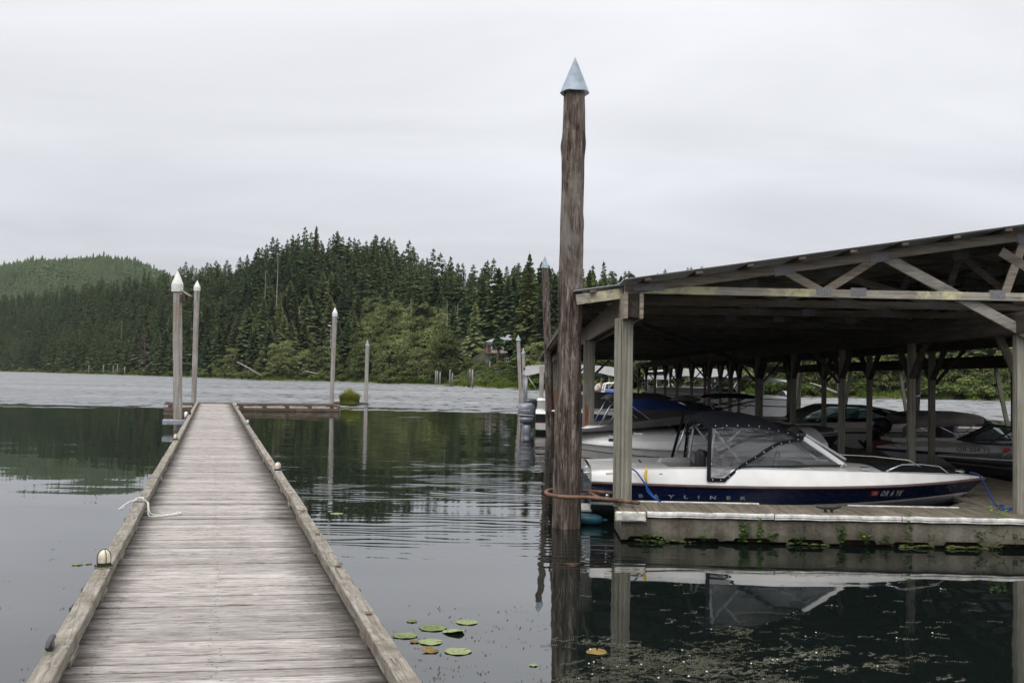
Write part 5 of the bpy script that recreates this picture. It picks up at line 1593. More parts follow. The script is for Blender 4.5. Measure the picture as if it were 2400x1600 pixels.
# dashboard
cushion(b1, (3.0, 0, .72), (.5, 1.55, .22), M_VINYLG, 'dashboard', .06)
MB().tube([(2.70 + .02 * math.cos(a), -.5 + .17 * math.sin(a), .86 + .17 * math.cos(a)) for a in np.linspace(0, 6.28, 20)], .012, 6, False).build('steering_wheel', M_SEATD, b1, True)
# windshield: frame posts and panes, swept back
WB = h1.deck(.60); 
def wpt(px, py, Y): return bx_(px, py, Y)
fb = Vector((3.66, 0, .93)); ws = []
for sg in (-1, 1):
    base_f = Vector((3.62, sg * .62, .865)); top_f = Vector((3.06, sg * .60, 1.235)); base_r = Vector((2.08, sg * .90, .835))
    top_m = Vector((2.62, sg * .80, 1.16))
    fr = MB(); fr.bar(base_f, top_f, .03, .075, .006); fr.build('windshield_frame', M_GEL if sg < 0 else M_STEEL, b1)
    MB().bar(Vector((3.68, sg * .60, .865)), Vector((3.12, sg * .58, 1.24)), .03, .030, .004).build('windshield_frame', M_STEEL, b1)
    MB().bar(base_r, base_f, .022, .022, .003).build('windshield_frame', M_BLACKS, b1)
    MB().tube(smooth([base_r, Vector((2.28, sg * .88, .96)), top_m, top_f], 5), .016, 6).build('windshield_frame', M_CANVAS, b1, True)
    MB().poly([base_r, base_f, top_f, top_m, Vector((2.28, sg * .88, .96))]).build('window_pane', M_GLASS, b1)
    ws.append((base_f, top_f))
(bf1, tf1), (bf2, tf2) = ws
cb_, ct_ = Vector((3.86, 0, .90)), Vector((3.26, 0, 1.26))
MB().poly([bf1, cb_, ct_, tf1]).build('window_pane', M_GLASS, b1); MB().poly([cb_, bf2, tf2, ct_]).build('window_pane', M_GLASS, b1)
MB().tube([tf1, ct_, tf2], .014, 6).build('windshield_frame', M_STEEL, b1, True); MB().tube([bf1, cb_, bf2], .014, 6).build('windshield_frame', M_STEEL, b1, True)
MB().bar(cb_, ct_, .03, .03).build('windshield_frame', M_STEEL, b1)
# canvas top over two bows
def roof_row(x, zc, w, drop): return (x, [(w * t, zc - drop * abs(t) ** 2.4) for t in (-1, -.85, -.65, -.4, -.2, 0, .2, .4, .65, .85, 1)])
canvas(b1, [roof_row(1.66, 1.40, .86, .10), roof_row(1.63, 1.50, .885, .14), roof_row(1.70, 1.565, .90, .19), roof_row(1.95, 1.585, .91, .195), roof_row(2.28, 1.565, .91, .19), roof_row(2.50, 1.525, .88, .18), roof_row(2.75, 1.42, .80, .135), roof_row(3.05, 1.27, .66, .04)], M_CANVAS, 'canopy', .012)
# clear vinyl side windows
for sg in (-1, 1):
    vin = [Vector((1.66, sg * .90, 1.37)), Vector((1.62, sg * 1.075, .665)), Vector((1.84, sg * 1.075, .665)), Vector((2.10, sg * .985, .86)), Vector((2.30, sg * .925, .97)), Vector((2.62, sg * .83, 1.16)), Vector((3.02, sg * .66, 1.235)), Vector((2.75, sg * .82, 1.30)), Vector((2.50, sg * .895, 1.36)), Vector((2.28, sg * .915, 1.385)), Vector((1.95, sg * .915, 1.395))]
    mb = MB(); c = Vector((2.05, sg * .945, 1.12)); 
    for i in range(len(vin)): mb.poly([vin[i], vin[(i + 1) % len(vin)], c])
    vo = mb.build('vinyl_window', M_VINYL, b1, True, weld=True)
    # black binding: rear edge, bottom edge
    def band(pts, w, nm):
        mb = MB()
        for a, b in zip(pts[:-1], pts[1:]): mb.bar(a, b, w, .012, .002, up=(0, 1, 0), ext=w * .3)
        mb.build(nm, M_CANVAS, vo)
    o8 = Vector((0, sg * .010, 0))
    band([p + o8 for p in vin[0:3]], .055, 'window_binding'); band([p + o8 for p in vin[2:7]], .042, 'window_binding')
    mb = MB()
    for k in range(9):
        p = vin[2].lerp(vin[6], k / 8) if k in (0, 8) else None
    for a, b, n in ((vin[2], vin[3], 2), (vin[3], vin[5], 4), (vin[5], vin[6], 3), (vin[1], vin[2], 2)):
        for q in range(n): mb.ball(a.lerp(b, (q + .5) / n) + o8 * 2, .011, 6, 4)
    for a, b, n in ((vin[0], vin[9], 4), (vin[9], vin[6], 5)):
        for q in range(n): mb.ball(a.lerp(b, (q + .5) / n) + o8 * 2 + Vector((0, 0, .035)), .011, 6, 4)
    mb.build('snaps', M_STEEL, vo, True)
    # stainless canopy bows inside the window, white colour standing in for bright reflections
    p = Vector((2.12, sg * .86, .88)); MB().tube([Vector((1.72, sg * .86, 1.36)), p], .018, 7).build('canopy_bow', M_CAPW, b1, True)
    MB().tube([Vector((1.90, sg * .86, 1.15)), Vector((2.14, sg * .85, 1.385))], .016, 7).build('canopy_bow', M_CAPW, b1, True)
    MB().tube([Vector((1.66, sg * .885, .76)), Vector((1.74, sg * .875, 1.36))], .018, 7).build('canopy_bow', M_CAPW, b1, True)
# far support strut and black flap hanging at the back of the canopy
MB().tube([(1.42, .86, .78), (1.66, .88, 1.45)], .015, 7).build('canopy_bow', M_STEEL, b1, True)
MB().bar((1.40, .93, .80), (1.58, .93, 1.50), .045, .012, 0, up=(0, 1, 0)).build('window_binding', M_CANVAS, b1)
# bow cover and rails
dk = []
for i in range(8):
    u = .70 + .235 * i / 7; p = h1.deck(u); y = max(.05, p.y - .09 - (.02 if i % 2 else 0)); dk.append([Vector((p.x, y * c, p.z + .025 + .055 * (1 - c * c) * min(1, y / .5))) for c in (-1, -.5, 0, .5, 1)])
mb = MB(); mb.loft(dk); o = mb.build('bow_cover', M_CANVAS, b1, True); md = o.modifiers.new('t', 'SOLIDIFY'); md.thickness = .012; md.offset = 1
for sg in (-1, 1):
    q = [h1.deck(u) for u in (.71, .75, .80, .86, .89)]
    zz = (.0, .10, .12, .10, .0)
    if sg > 0: q = [h1.deck(u) for u in (.62, .665, .76, .84, .87)]; zz = (.0, .11, .12, .11, 0)
    MB().tube([Vector((p.x, sg * max(.03, p.y - .07), p.z + .02 + dz)) for p, dz in zip(q, zz)], .0115, 7).build('bow_rail', M_STEEL, b1, True)
p = h1.deck(.655); MB().box((p.x, -(p.y - .08), p.z + .045), (.13, .05, .05), .012).build('nav_light', M_STEEL, b1)
p = h1.deck(.935); MB().box((p.x, -.02, p.z + .055), (.15, .06, .05), .018).build('nav_light', M_STEEL, b1)
# stern details
vp_ = MB().box((.43, -(h1.deck(.08).y + .010), .695), (.46, .014, .06), .004).build('vent_panel', M_BEIGE, b1)
for x in (.34, .42, .56): MB().box((x, -(h1.deck(.08).y + .019), .695), (.055, .010, .032), .002).build('vent', M_RUB, vp_)
MB().box((1.02, -(h1.deck(.17).y + .010), .715), (.20, .014, .06), .004).build('vent_panel', M_BEIGE, b1)
for x in (.97, 1.05): MB().box((x, -(h1.deck(.17).y + .019), .715), (.05, .010, .032), .002).build('vent', M_RUB, b1)
MB().tube([(-.10, -.80, .70), (.03, -.82, .70)], .016, 7).build('stern_handle', M_STEEL, b1, True)
MB().tube([(-.05, -.5, .66), (-.10, -.52, .74), (.02, -.52, .78)], .016, 7).build('stern_handle', M_STEEL, b1, True)
q = h1.side_y(.22, .40); mb = MB(); mb.tube([(.22, -q - .002, .40), (.22, -q - .016, .40)], [.032, .026], 12); mb.build('drain_fitting', M_STEEL, b1, True)
MB().box((-.14, 0, .16), (.34, 1.5, .05), .015).build('swim_platform', M_GELC, b1)
MB().tube([(-.12, 0, -.25), (-.10, 0, .1), (0, 0, .3)], [.10, .12, .10], 10).build('stern_drive', M_BLACKM, b1, True)
# lettering
hull_text(b1, h1, 'BAYLINER', .068, .66, .385, M_LETG, .0026, 0, 3.3, 1.75)
hull_text(b1, h1, 'OR 6 YE', .112, 4.10, .452, M_LETW, 0, .28, 1.2, .72, bold=.004)
hull_patch(b1, h1, 3.95, 4.065, .455, .53, M_STICK, 'registration_sticker')
hull_text(b1, h1, '15', .07, 3.975, .467, M_LETW, off=.008)
mb = MB()
for x, z in ((.25, .70), (1.35, .70), (1.60, .70), (1.85, .70), (2.6, .68), (3.7, .70)): mb.ball((x, -(h1.deck(x / 5.92).y + .008), z), .010, 6, 4)
mb.build('screws', M_RUB, b1)

# mooring lines of the front boat
def rope_thing(lab, pts, mat, r, loc, n=6):
    o = thing('mooring_line', lab, 'rope', loc)
    MB().tube(smooth([Vector(p) - Vector(loc) for p in pts], n), r, 7).build('strand', mat, o, True)
    return o
A = at(1480, 1098, 13.95); C_ = at(1508, 1128, 13.8); E_ = at(1546, 1174, 13.62)
rope_thing('blue rope from the stern cleat down to the front float', [A, at(1492, 1106, 13.93), C_, at(1528, 1158, 13.72), E_, at(1551, 1177, 13.6), at(1543, 1172, 13.58)], M_ROPEB, .011, tuple(E_))
rope_thing('short yellow rope over the gunwale beside the blue rope', [at(1517, 1095, 14.15), at(1514, 1104, 13.99), at(1513, 1116, 13.92), at(1515, 1129, 13.90)], M_ROPEY, .018, tuple(at(1515, 1129, 13.90)))
rope_thing('black rope from the far gunwale to the yellow rope', [at(1487, 1075, 15.9), at(1498, 1078, 15.8), at(1507, 1092, 15.0), at(1514, 1101, 14.3)], M_ROPEK, .012, tuple(at(1514, 1101, 14.3)))
rope_thing('blue line continuing from the yellow rope to the float', [at(1515, 1129, 13.90), at(1515, 1140, 13.85), at(1517, 1150, 13.78), at(1530, 1164, 13.68), at(1545, 1173, 13.6)], M_ROPEB, .010, tuple(at(1545, 1173, 13.6)))
rope_thing('dark blue bow line with a bundle of loops on the planks', [at(2272, 1107, 14.75), at(2290, 1110, 14.7), at(2300, 1120, 14.6), at(2318, 1155, 14.1), at(2335, 1184, 13.75), at(2345, 1189, 13.55), at(2352, 1184, 13.6), at(2340, 1186, 13.65), at(2355, 1196, 13.3), at(2368, 1193, 13.35), at(2352, 1192, 13.4), at(2375, 1190, 13.45), at(2420, 1195, 13.4)], M_ROPEN, .012, tuple(gz(2345, 1190, DZ)))

# ---- generic helpers for the other boats
def place(name, label, x, y, bow_right=True, cat='boat', group='boats moored in the shed'):
    return thing(name, label, cat, tuple(S(x, y)), YAW + (0 if bow_right else math.pi), group)
def cover(root, h, prof, mat, u0, u1, name='boat_cover', sag=.03, over=.06):
    rows = []
    n = 14
    for i in range(n + 1):
        u = u0 + (u1 - u0) * i / n; p = h.deck(u); zr = float(np.interp(u, [a for a, b in prof], [b for a, b in prof]))
        y = p.y + .03
        row = [(-y - .01, p.z - over), (-y, p.z + .02)]
        for c in (-.8, -.55, -.28, 0, .28, .55, .8):
            row.append((y * c, lerp(p.z + .02, zr, (1 - abs(c)) ** .8) - sag * math.sin(i * 2.3 + c * 3) * (1 - abs(c)) * .6))
        row += [(y, p.z + .02), (y + .01, p.z - over)]
        rows.append((p.x, row))
    return canvas(root, rows, mat, name)
def bimini(root, x0, x1, zt, w, mat, zb, foot, legs=True, drop=.12, tube=M_STEEL, inset=0.0):
    n = 5; rows = []
    for i in range(n):
        x = x0 + (x1 - x0) * i / (n - 1); d = .05 if i in (0, n - 1) else 0
        rows.append((x, [(w * t, zt - d - drop * abs(t) ** 2.6) for t in (-1, -.85, -.6, -.3, 0, .3, .6, .85, 1)]))
    canvas(root, rows, mat, 'canopy', .012)
    if legs:
        for sg in (-1, 1):
            for x in (x0 + .05, (x0 + x1) / 2, x1 - .05):
                MB().tube([(foot, sg * w * 1.0, zb), (x, sg * w * .98, zt - drop - .01)], .013, 6).build('canopy_bow', tube, root, True)
def windshield(root, xb, xt, zb, zt, wb, wt, xr, frame, glass, zr=None):
    """wrap windshield: centre base xb, top xt, sides back to xr"""
    zr = zr or zb
    for sg in (-1, 1):
        bf, tf, br = Vector((xb - .25, sg * wb * .8, zb)), Vector((xt - .12, sg * wt * .8, zt)), Vector((xr, sg * wb, zr))
        tm = Vector((xr + (xt - xr) * .35, sg * wb * .97, zr + (zt - zr) * .8))
        MB().poly([br, bf, tf, tm]).build('window_pane', glass, root)
        MB().tube([br, tm, tf], .016, 6).build('windshield_frame', frame, root, True); MB().bar(bf, tf, .03, .04, .004).build('windshield_frame', frame, root)
        MB().bar(br, bf, .03, .03, .004).build('windshield_frame', frame, root)
    L0, L1 = Vector((xb - .25, -wb * .8, zb)), Vector((xt - .12, -wt * .8, zt)); R0_, R1 = Vector((xb - .25, wb * .8, zb)), Vector((xt - .12, wt * .8, zt)); c0, c1 = Vector((xb, 0, zb + .02)), Vector((xt, 0, zt + .02))
    MB().poly([L0, c0, c1, L1]).build('window_pane', glass, root); MB().poly([c0, R0_, R1, c1]).build('window_pane', glass, root)
    MB().tube([L1, c1, R1], .017, 6).build('windshield_frame', frame, root, True); MB().tube([L0, c0, R0_], .015, 6).build('windshield_frame', frame, root, True)
    MB().bar(c0, c1, .035, .035, .004).build('windshield_frame', frame, root)
def rounded(cx, cy, hx, hy, z, n=16, p=3.0):
    out = []
    for k in range(n):
        a = 2 * math.pi * k / n; c, s_ = math.cos(a), math.sin(a)
        out.append(Vector((cx + hx * math.copysign(abs(c) ** (2 / p), c), cy + hy * math.copysign(abs(s_) ** (2 / p), s_), z)))
    return out
def outboard(lab, p, rotz, sc=1.0, tilt=0.0, text=True):
    M_COWL_ = M_COWL if text else M_BLACKM
    o = thing('outboard_motor', lab, 'motor', tuple(p), rotz)
    o.scale = (sc, sc, sc); o.rotation_euler = (0, tilt, rotz)
    MB().rings([rounded(-.30, 0, .10, .09, .42), rounded(-.33, 0, .30, .19, .46), rounded(-.33, 0, .34, .21, .60), rounded(-.33, 0, .33, .20, .78), rounded(-.31, 0, .29, .17, .90), rounded(-.27, 0, .20, .12, .965), rounded(-.26, 0, .10, .06, .98)]).build('cowl', M_COWL_, o, True)
    MB().rings([rounded(-.32, 0, .27, .16, .22), rounded(-.32, 0, .30, .18, .44)]).build('lower_cowl', M_COWL_, o, True)
    MB().rings([rounded(-.30, 0, .10, .06, -.55), rounded(-.30, 0, .13, .07, -.2), rounded(-.30, 0, .18, .10, .24)]).build('leg', M_COWL_, o, True)
    MB().tube([(-.62, 0, -.50), (-.30, 0, -.50), (-.05, 0, -.50)], [.05, .07, .02], 10).build('gear_case', M_COWL_, o, True)
    MB().box((-.09, 0, .22), (.14, .26, .36), .02).build('bracket', M_BLACKM, o)
    MB().rings([rounded(-.01, 0, .05, .12, .62), rounded(-.02, 0, .07, .14, .80)]).build('intake', M_BLACKM, o, True)
    if text:
        me = text_mesh('YAMAHA', .095, 0, .15, 1.05, 1.0)
        w = max(v.co.x for v in me.vertices)
        for v in me.vertices: v.co = Vector((-.60 + v.co.x, -.215, .67 + v.co.y))
        me.materials.append(M_LETW); link('lettering', me, o)
        MB().poly([(-.63, -.214, .53), (-.05, -.214, .50), (-.05, -.214, .515), (-.63, -.214, .56)]).build('stripe', M_LETW, o)
    return o

# ---- boat 2: white cuddy behind, bow to the left
h2 = Hull(4.5, 2.35, .92, .86, .94, dk=(.10, .14, .03), ch=(.30, .30, .45), keel=-.3, full=3.4)
x2 = 5.12
b2 = place('motor_boat', 'white cuddy boat with brown stripe and grey bow cover behind the nearest boat', x2, 18.0, False)
hull_parts(b2, h2, M_GELC, [(0, .40, M_GEL, 'hull'), (.40, .46, M_BROWNS, 'stripe'), (.46, .72, M_GELC, 'hull'), (.72, .76, M_BROWNS, 'stripe'), (.76, 1, M_GEL, 'hull')], M_GEL, M_GELC, (.06, .46), .3, M_VINYLG, .22)
windshield(b2, 2.85, 1.85, 1.08, 1.46, .96, .80, .9, M_STEEL, M_GLASSD)
canvas(b2, [(1.6, [(y, 1.50 - .10 * abs(y) ** 2) for y in (-.8, -.4, 0, .4, .8)]), (2.5, [(y, 1.36 - .10 * abs(y) ** 2) for y in (-.85, -.4, 0, .4, .85)]), (3.5, [(y, 1.22 - .10 * abs(y) ** 2) for y in (-.76, -.36, 0, .36, .76)]), (4.5, [(y, 1.10 - .1 * abs(y) ** 2) for y in (-.5, -.2, 0, .2, .5)])], M_CANVASD, 'boat_cover')
for (x, z) in ((3.2, 1.12), (3.6, 1.06)):
    MB().box((x, h2.hb(x / 4.5) - .02, z), (.16, .03, .05), .01).build('nav_light', M_STEEL, b2)
MB().box((3.6, h2.deck(.73).y + .005, 1.0), (.20, .012, .05), .004).build('badge', M_BLACKS, b2)
q = h2.side_y(4.37, .80); MB().tube([(4.37, q + .01, .86), (4.37, q + .01, .66)], .012, 6).build('anchor_mark', M_BLACKS, b2); MB().tube([(4.29, q + .012, .86), (4.45, q, .86)], .010, 6).build('anchor_mark', M_BLACKS, b2)
MB().tube([(4.27, q + .012, .70), (4.31, q + .014, .66), (4.37, q + .012, .65), (4.43, q + .008, .66), (4.47, q, .70)], .010, 6).build('anchor_mark', M_BLACKS, b2)

# ---- boat 3: dark hulled boat under charcoal cover with folded bimini
h3 = Hull(5.8, 2.2, .80, .84, .95, dk=(.10, .14, .03), ch=(.18, .2, .42))
b3 = place('motor_boat', 'black hulled boat under charcoal cover with folded bimini frame', 1.35, 22.6)
hull_parts(b3, h3, M_GELC, [(0, .18, M_GEL, 'hull'), (.18, .86, M_BLACKS, 'hull'), (.86, .92, M_GELG, 'stripe'), (.92, 1, M_BLACKS, 'hull')], M_GEL, M_GELG, (.06, .50), .25, M_VINYLG)
cover(b3, h3, [(0.0, 1.02), (.10, 1.15), (.24, 1.38), (.42, 1.36), (.60, 1.15), (.95, 1.05)], M_CANVASD, .02, .96)
for (x0, z0, x1, z1) in ((.25, 1.0, .55, 1.58), (.55, 1.58, 1.1, 1.18), (.45, 1.0, .75, 1.62), (.75, 1.62, 1.45, 1.1), (.60, 1.30, .95, 1.42)):
    for sg in (-1, 1): MB().tube([(x0, sg * .85, z0), (x1, sg * .85, z1)], .014, 6).build('canopy_bow', M_STEEL, b3, True)
canvas(b3, [(.42, [(y, 1.60 - .04 * y * y) for y in (-.9, -.45, 0, .45, .9)]), (.58, [(y, 1.70 - .04 * y * y) for y in (-.9, -.45, 0, .45, .9)]), (.80, [(y, 1.62 - .04 * y * y) for y in (-.9, -.45, 0, .45, .9)])], M_CANVASG, 'folded_canopy', .05)
# ---- boat 4: blue tarp
h4 = Hull(4.3, 2.1, .72, .74, .88, dk=(.10, .15, .03))
b4 = place('motor_boat', 'boat under a bright blue tarp beside the black hulled one', 2.35, 25.6)
hull_parts(b4, h4, M_GELC, [(0, 1, M_BLUES, 'hull')], M_GEL, M_GELG, (.06, .52), .25, M_VINYLG)
cover(b4, h4, [(0.0, 1.42), (.08, 1.54), (.22, 1.56), (.36, 1.46), (.55, 1.22), (.75, 1.05), (1, .95)], M_CANVASB, .02, .97, over=-.10)
MB().ball((1.75, 0, 1.56), .3, 10, 6, (1.3, 1, .28)).build('cover_hump', M_CANVASG, b4, True)
for (x0, z0, x1, z1) in ((.35, .85, .70, 1.45), (.45, 1.40, 1.5, .85), (1.2, .85, 1.7, 1.4)):
    for sg in (-1, 1): MB().tube([(x0, sg * .95, z0), (x1, sg * .95, z1)], .014, 6).build('canopy_bow', M_BLACKM, b4, True)
# ---- boat 5: navy boat with black bimini
h5 = Hull(6.0, 2.3, .85, .88, 1.0, dk=(.10, .15, .03))
b5 = place('motor_boat', 'navy boat with black bimini top on crossed struts, deeper in the shed', 7.0, 31.4, False)
hull_parts(b5, h5, M_GELC, [(0, .3, M_GEL, 'hull'), (.3, 1, M_BLUES, 'hull')], M_GEL, M_REDH, (.06, .55), .25, M_VINYLG)
bimini(b5, -.2, 1.35, 1.66, .95, M_CANVAS, 1.0, .8); windshield(b5, 3.3, 2.5, 1.05, 1.42, .95, .85, 1.9, M_BLACKM, M_GLASS)
for sg in (-1, 1): MB().tube([(-.1, sg * .95, 1.5), (1.9, sg * .95, 1.0)], .022, 6).build('canopy_bow', M_BLACKM, b5, True)
# ---- boat 6: white cruiser with white canvas, far back
h6 = Hull(8.0, 2.7, 1.15, 1.2, 1.35, dk=(.12, .2, .04), ch=(.25, .3, .6))
b6 = place('cabin_cruiser', 'white cruiser with white canvas top and bow rail behind the shed posts', 14.2, 54.0, False)
hull_parts(b6, h6, M_GEL, [(0, .55, M_GEL, 'hull'), (.55, .62, M_BLACKS, 'stripe'), (.62, 1, M_GEL, 'hull')], M_GEL, M_BLACKS, (.05, .42), .4, M_VINYLG, .30)
windshield(b6, 5.0, 3.9, 1.45, 2.0, 1.15, 1.0, 3.0, M_GEL, M_GLASSD)
canvas(b6, [(.1, [(y, 2.15 - .10 * y * y) for y in (-1.2, -.6, 0, .6, 1.2)]), (1.6, [(y, 2.36 - .10 * y * y) for y in (-1.2, -.6, 0, .6, 1.2)]), (2.8, [(y, 2.30 - .10 * y * y) for y in (-1.2, -.6, 0, .6, 1.2)]), (4.1, [(y, 2.0 - .10 * y * y) for y in (-1.05, -.5, 0, .5, 1.05)])], M_CANVASW)
for sg in (-1, 1):
    pts = [Vector((p.x, sg * max(.02, p.y - .08), p.z + .50)) for p in [h6.deck(u) for u in (.55, .65, .75, .85, .95, 1.0)]]
    MB().tube(pts, .02, 6).build('bow_rail', M_STEEL, b6, True)
    for p in pts[::1]: MB().tube([p, p - Vector((.12, 0, .5))], .016, 6).build('rail_post', M_STEEL, b6, True)
# ---- boat 7: grey covered hardtop on the right
h7 = Hull(6.2, 2.4, .72, .78, .78, dk=(.10, .16, .04))
b7 = place('motor_boat', 'beige boat with grey canvas cabin sloping down to the bow, right of the walkway', 8.0, 30.3)
hull_parts(b7, h7, M_GELC, [(0, .72, M_GELC, 'hull'), (.72, .80, M_BLACKS, 'stripe'), (.80, 1, M_GELC, 'hull')], M_GELC, M_GELC, (.06, .55), .25, M_VINYLG)
canvas(b7, [(.05, [(y, .98 - .04 * y * y) for y in (-1, -.5, 0, .5, 1)]), (.35, [(y, 1.22 - .06 * y * y) for y in (-1, -.5, 0, .5, 1)]), (.9, [(y, 1.42 - .06 * y * y) for y in (-.98, -.5, 0, .5, .98)]), (2.2, [(y, 1.40 - .06 * y * y) for y in (-.98, -.5, 0, .5, .98)]), (3.0, [(y, 1.27 - .06 * y * y) for y in (-.9, -.45, 0, .45, .9)]), (3.7, [(y, 1.08 - .06 * y * y) for y in (-.85, -.42, 0, .42, .85)])], M_CANVASG)
windshield(b7, 3.7, 2.6, .92, 1.30, 1.0, .9, 1.2, M_STEEL, M_GLASSD)
for sg in (-1, 1):
    MB().poly([(.2, sg * 1.0, .90), (2.4, sg * 1.0, .90), (2.4, sg * .99, 1.32), (.9, sg * .99, 1.34), (.4, sg * 1.0, 1.15)]).build('window_pane', M_GLASSD, b7)
    MB().tube([(.5, sg * 1.01, .93), (1.0, sg * 1.0, 1.22)], .016, 6).build('canopy_bow', M_STEEL, b7, True)
cover(b7, h7, [(.58, 1.12), (.75, .98), (.95, .86)], M_CANVASG, .58, .97)
# ---- boat 8: red striped boat with taupe bimini and tilted motor
h8 = Hull(5.2, 2.1, .60, .62, .78, dk=(.08, .10, .03))
b8 = place('motor_boat', 'dark red striped boat with taupe canvas top beyond the right posts', 9.3, 26.4)
hull_parts(b8, h8, M_GELG, [(0, .62, M_GELG, 'hull'), (.62, 1, M_REDH, 'hull')], M_GELC, M_GELC, (.06, .60), .2, M_VINYLG)
bimini(b8, .55, 2.35, 1.36, .98, M_CANVAST, .75, 1.7, drop=.10)
canvas(b8, [(2.30, [(y, 1.30 - .09 * abs(y) ** 2) for y in (-.98, -.5, 0, .5, .98)]), (2.75, [(y, .98) for y in (-1, -.5, 0, .5, 1)])], M_CANVAST, 'canopy_front')
for sg in (-1, 1):
    canvas(b8, [(.25, [(sg * .99, .72), (sg * .985, .95)]), (.65, [(sg * .99, .95), (sg * .985, 1.25)]), (1.5, [(sg * .99, 1.0), (sg * .985, 1.26)]), (2.3, [(sg * .99, 1.08), (sg * .985, 1.25)])], M_CANVAST, 'canopy_side')
cushion(b8, (1.55, -.35, .82), (.38, .5, .55), M_SEATD); cushion(b8, (1.95, .35, .80), (.38, .5, .50), M_VINYLG)
outboard('small dark outboard tilted up on the stern of the red striped boat', S(9.25, 26.35, .52), YAW, .62, .75, False)
# ---- boat 9: white boat with registration, bow left
h9 = Hull(5.6, 2.2, .60, .56, .60, dk=(.10, .15, .05), ch=(.2, .22, .38))
b9 = place('motor_boat', 'white bowrider with black framed windshield and registration on the bow, right side', 13.45, 22.5, False)
hull_parts(b9, h9, M_GEL, [(0, .80, M_GELC, 'hull'), (.80, 1, M_BLUES, 'stripe')], M_GELC, M_BLUES, (.06, .52), .2, M_VINYLG, .10)
windshield(b9, 3.7, 2.9, .78, 1.14, .98, .82, 2.1, M_BLACKM, M_GLASSD)
p = h9.deck(.62)
me = text_mesh('OR 504 YE', .13, 0, 0, 1.1, 1.0); w = max(v.co.x for v in me.vertices)
for v in me.vertices:
    x = 4.15 - v.co.x; v.co = Vector((x, h9.sheer(x / 5.6).y + .012, .625 + v.co.y))
me.materials.append(M_LETK); link('lettering', me, b9)
MB().box((3.18, h9.sheer(.57).y + .012, .67), (.14, .006, .10)).build('registration_sticker', M_STICK, b9)
MB().box((5.15, .22, .70), (.12, .05, .05), .012).build('nav_light', M_STEEL, b9)
# ---- boat 10: aluminium boat close on the right, bow left
h10 = Hull(5.4, 2.1, .70, .66, .70, dk=(.05, .05, .03), ch=(.12, .2, .46), lc=.93, lk=.88, full=2.0)
b10 = place('aluminium_boat', 'grey aluminium boat with dark lower hull at the right edge', 13.25, 19.1, False)
hull_parts(b10, h10, M_ALUD, [(0, .46, M_ALUD, 'hull'), (.46, .56, M_ALU, 'stripe'), (.56, .80, M_ALUD, 'hull'), (.80, 1, M_ALU, 'hull')], M_ALU, M_ALU, (.06, .72), .2, M_ALUD, .05, .03)
MB().tube([(3.3, .82, .72), (3.45, .80, .86), (4.3, .62, .86), (4.45, .55, .74)], .018, 7).build('bow_rail', M_ALU, b10, True)
windshield(b10, 2.9, 2.4, .75, 1.15, .92, .85, 1.8, M_BLACKM, M_GLASSD)
# ---- boat 11: motor boat with big outboard at the left, stern out
h11 = Hull(5.6, 2.25, .74, .78, .95, dk=(.08, .10, .03), ch=(.16, .2, .42))
sx = gz(1262, 1022).x
b11 = thing('motor_boat', 'white hulled boat with black band and grey outboard, stern out behind the piles', 'boat', (gz(1258, 1022).x, 37.4, 0), YAW, 'boats moored in the shed')
hull_parts(b11, h11, M_GEL, [(0, .42, M_GEL, 'hull'), (.42, .50, M_REDH, 'stripe'), (.50, 1, M_BLACKS, 'hull')], M_GEL, M_GEL, (.06, .55), .25, M_VINYLG)
outboard('large grey outboard motor on the stern behind the tall pile', b11.location + Vector((-.02, -.30, .16)), YAW, .96)
hull_text(b11, h11, '44/A', .26, .42, .46, M_LETW, 0, .1)
# ---- more boats further in the left row and a black motored one beyond
h12 = Hull(5.4, 2.1, .75, .78, .92, dk=(.08, .12, .03))
b12 = thing('motor_boat', 'white boat with dark red trim further along the left slips', 'boat', tuple(S(1.0, 44.5)), YAW, 'boats moored in the shed')
hull_parts(b12, h12, M_GEL, [(0, .7, M_GEL, 'hull'), (.7, 1, M_REDH, 'hull')], M_GEL, M_GEL, (.06, .55), .25, M_VINYLG)
cover(b12, h12, [(0, 1.2), (.3, 1.35), (.6, 1.1), (1, 1.0)], M_CANVASG, .02, .97)
b13 = thing('motor_boat', 'white covered boat at the far left end of the slips', 'boat', tuple(S(.70, 60.5)), YAW, 'boats moored in the shed')
h13 = Hull(5.4, 2.1, .70, .75, .92, dk=(.08, .12, .03))
hull_parts(b13, h13, M_GEL, [(0, 1, M_GEL, 'hull')], M_GEL, M_GEL, (.06, .55), .25, M_VINYLG)
outboard('black outboard motor at the far left end of the slips', S(.66, 60.2, .0), YAW, .8, 0, False)
b14 = place('motor_boat', 'dark covered boat in the middle of the shed behind the blue tarp', 6.3, 34.3, False)
hull_parts(b14, h12, M_GEL, [(0, 1, M_REDH, 'hull')], M_GEL, M_GEL, (.06, .55), .25, M_VINYLG)
b15 = place('motor_boat', 'boat under a grey cover behind the folded bimini', 1.5, 33.0)
hull_parts(b15, h12, M_GEL, [(0, 1, M_GELG, 'hull')], M_GEL, M_GEL, (.06, .55), .25, M_VINYLG)
cover(b15, h12, [(0, 1.45), (.2, 1.62), (.5, 1.60), (.8, 1.3), (1, 1.0)], M_CANVASD, .02, .97)
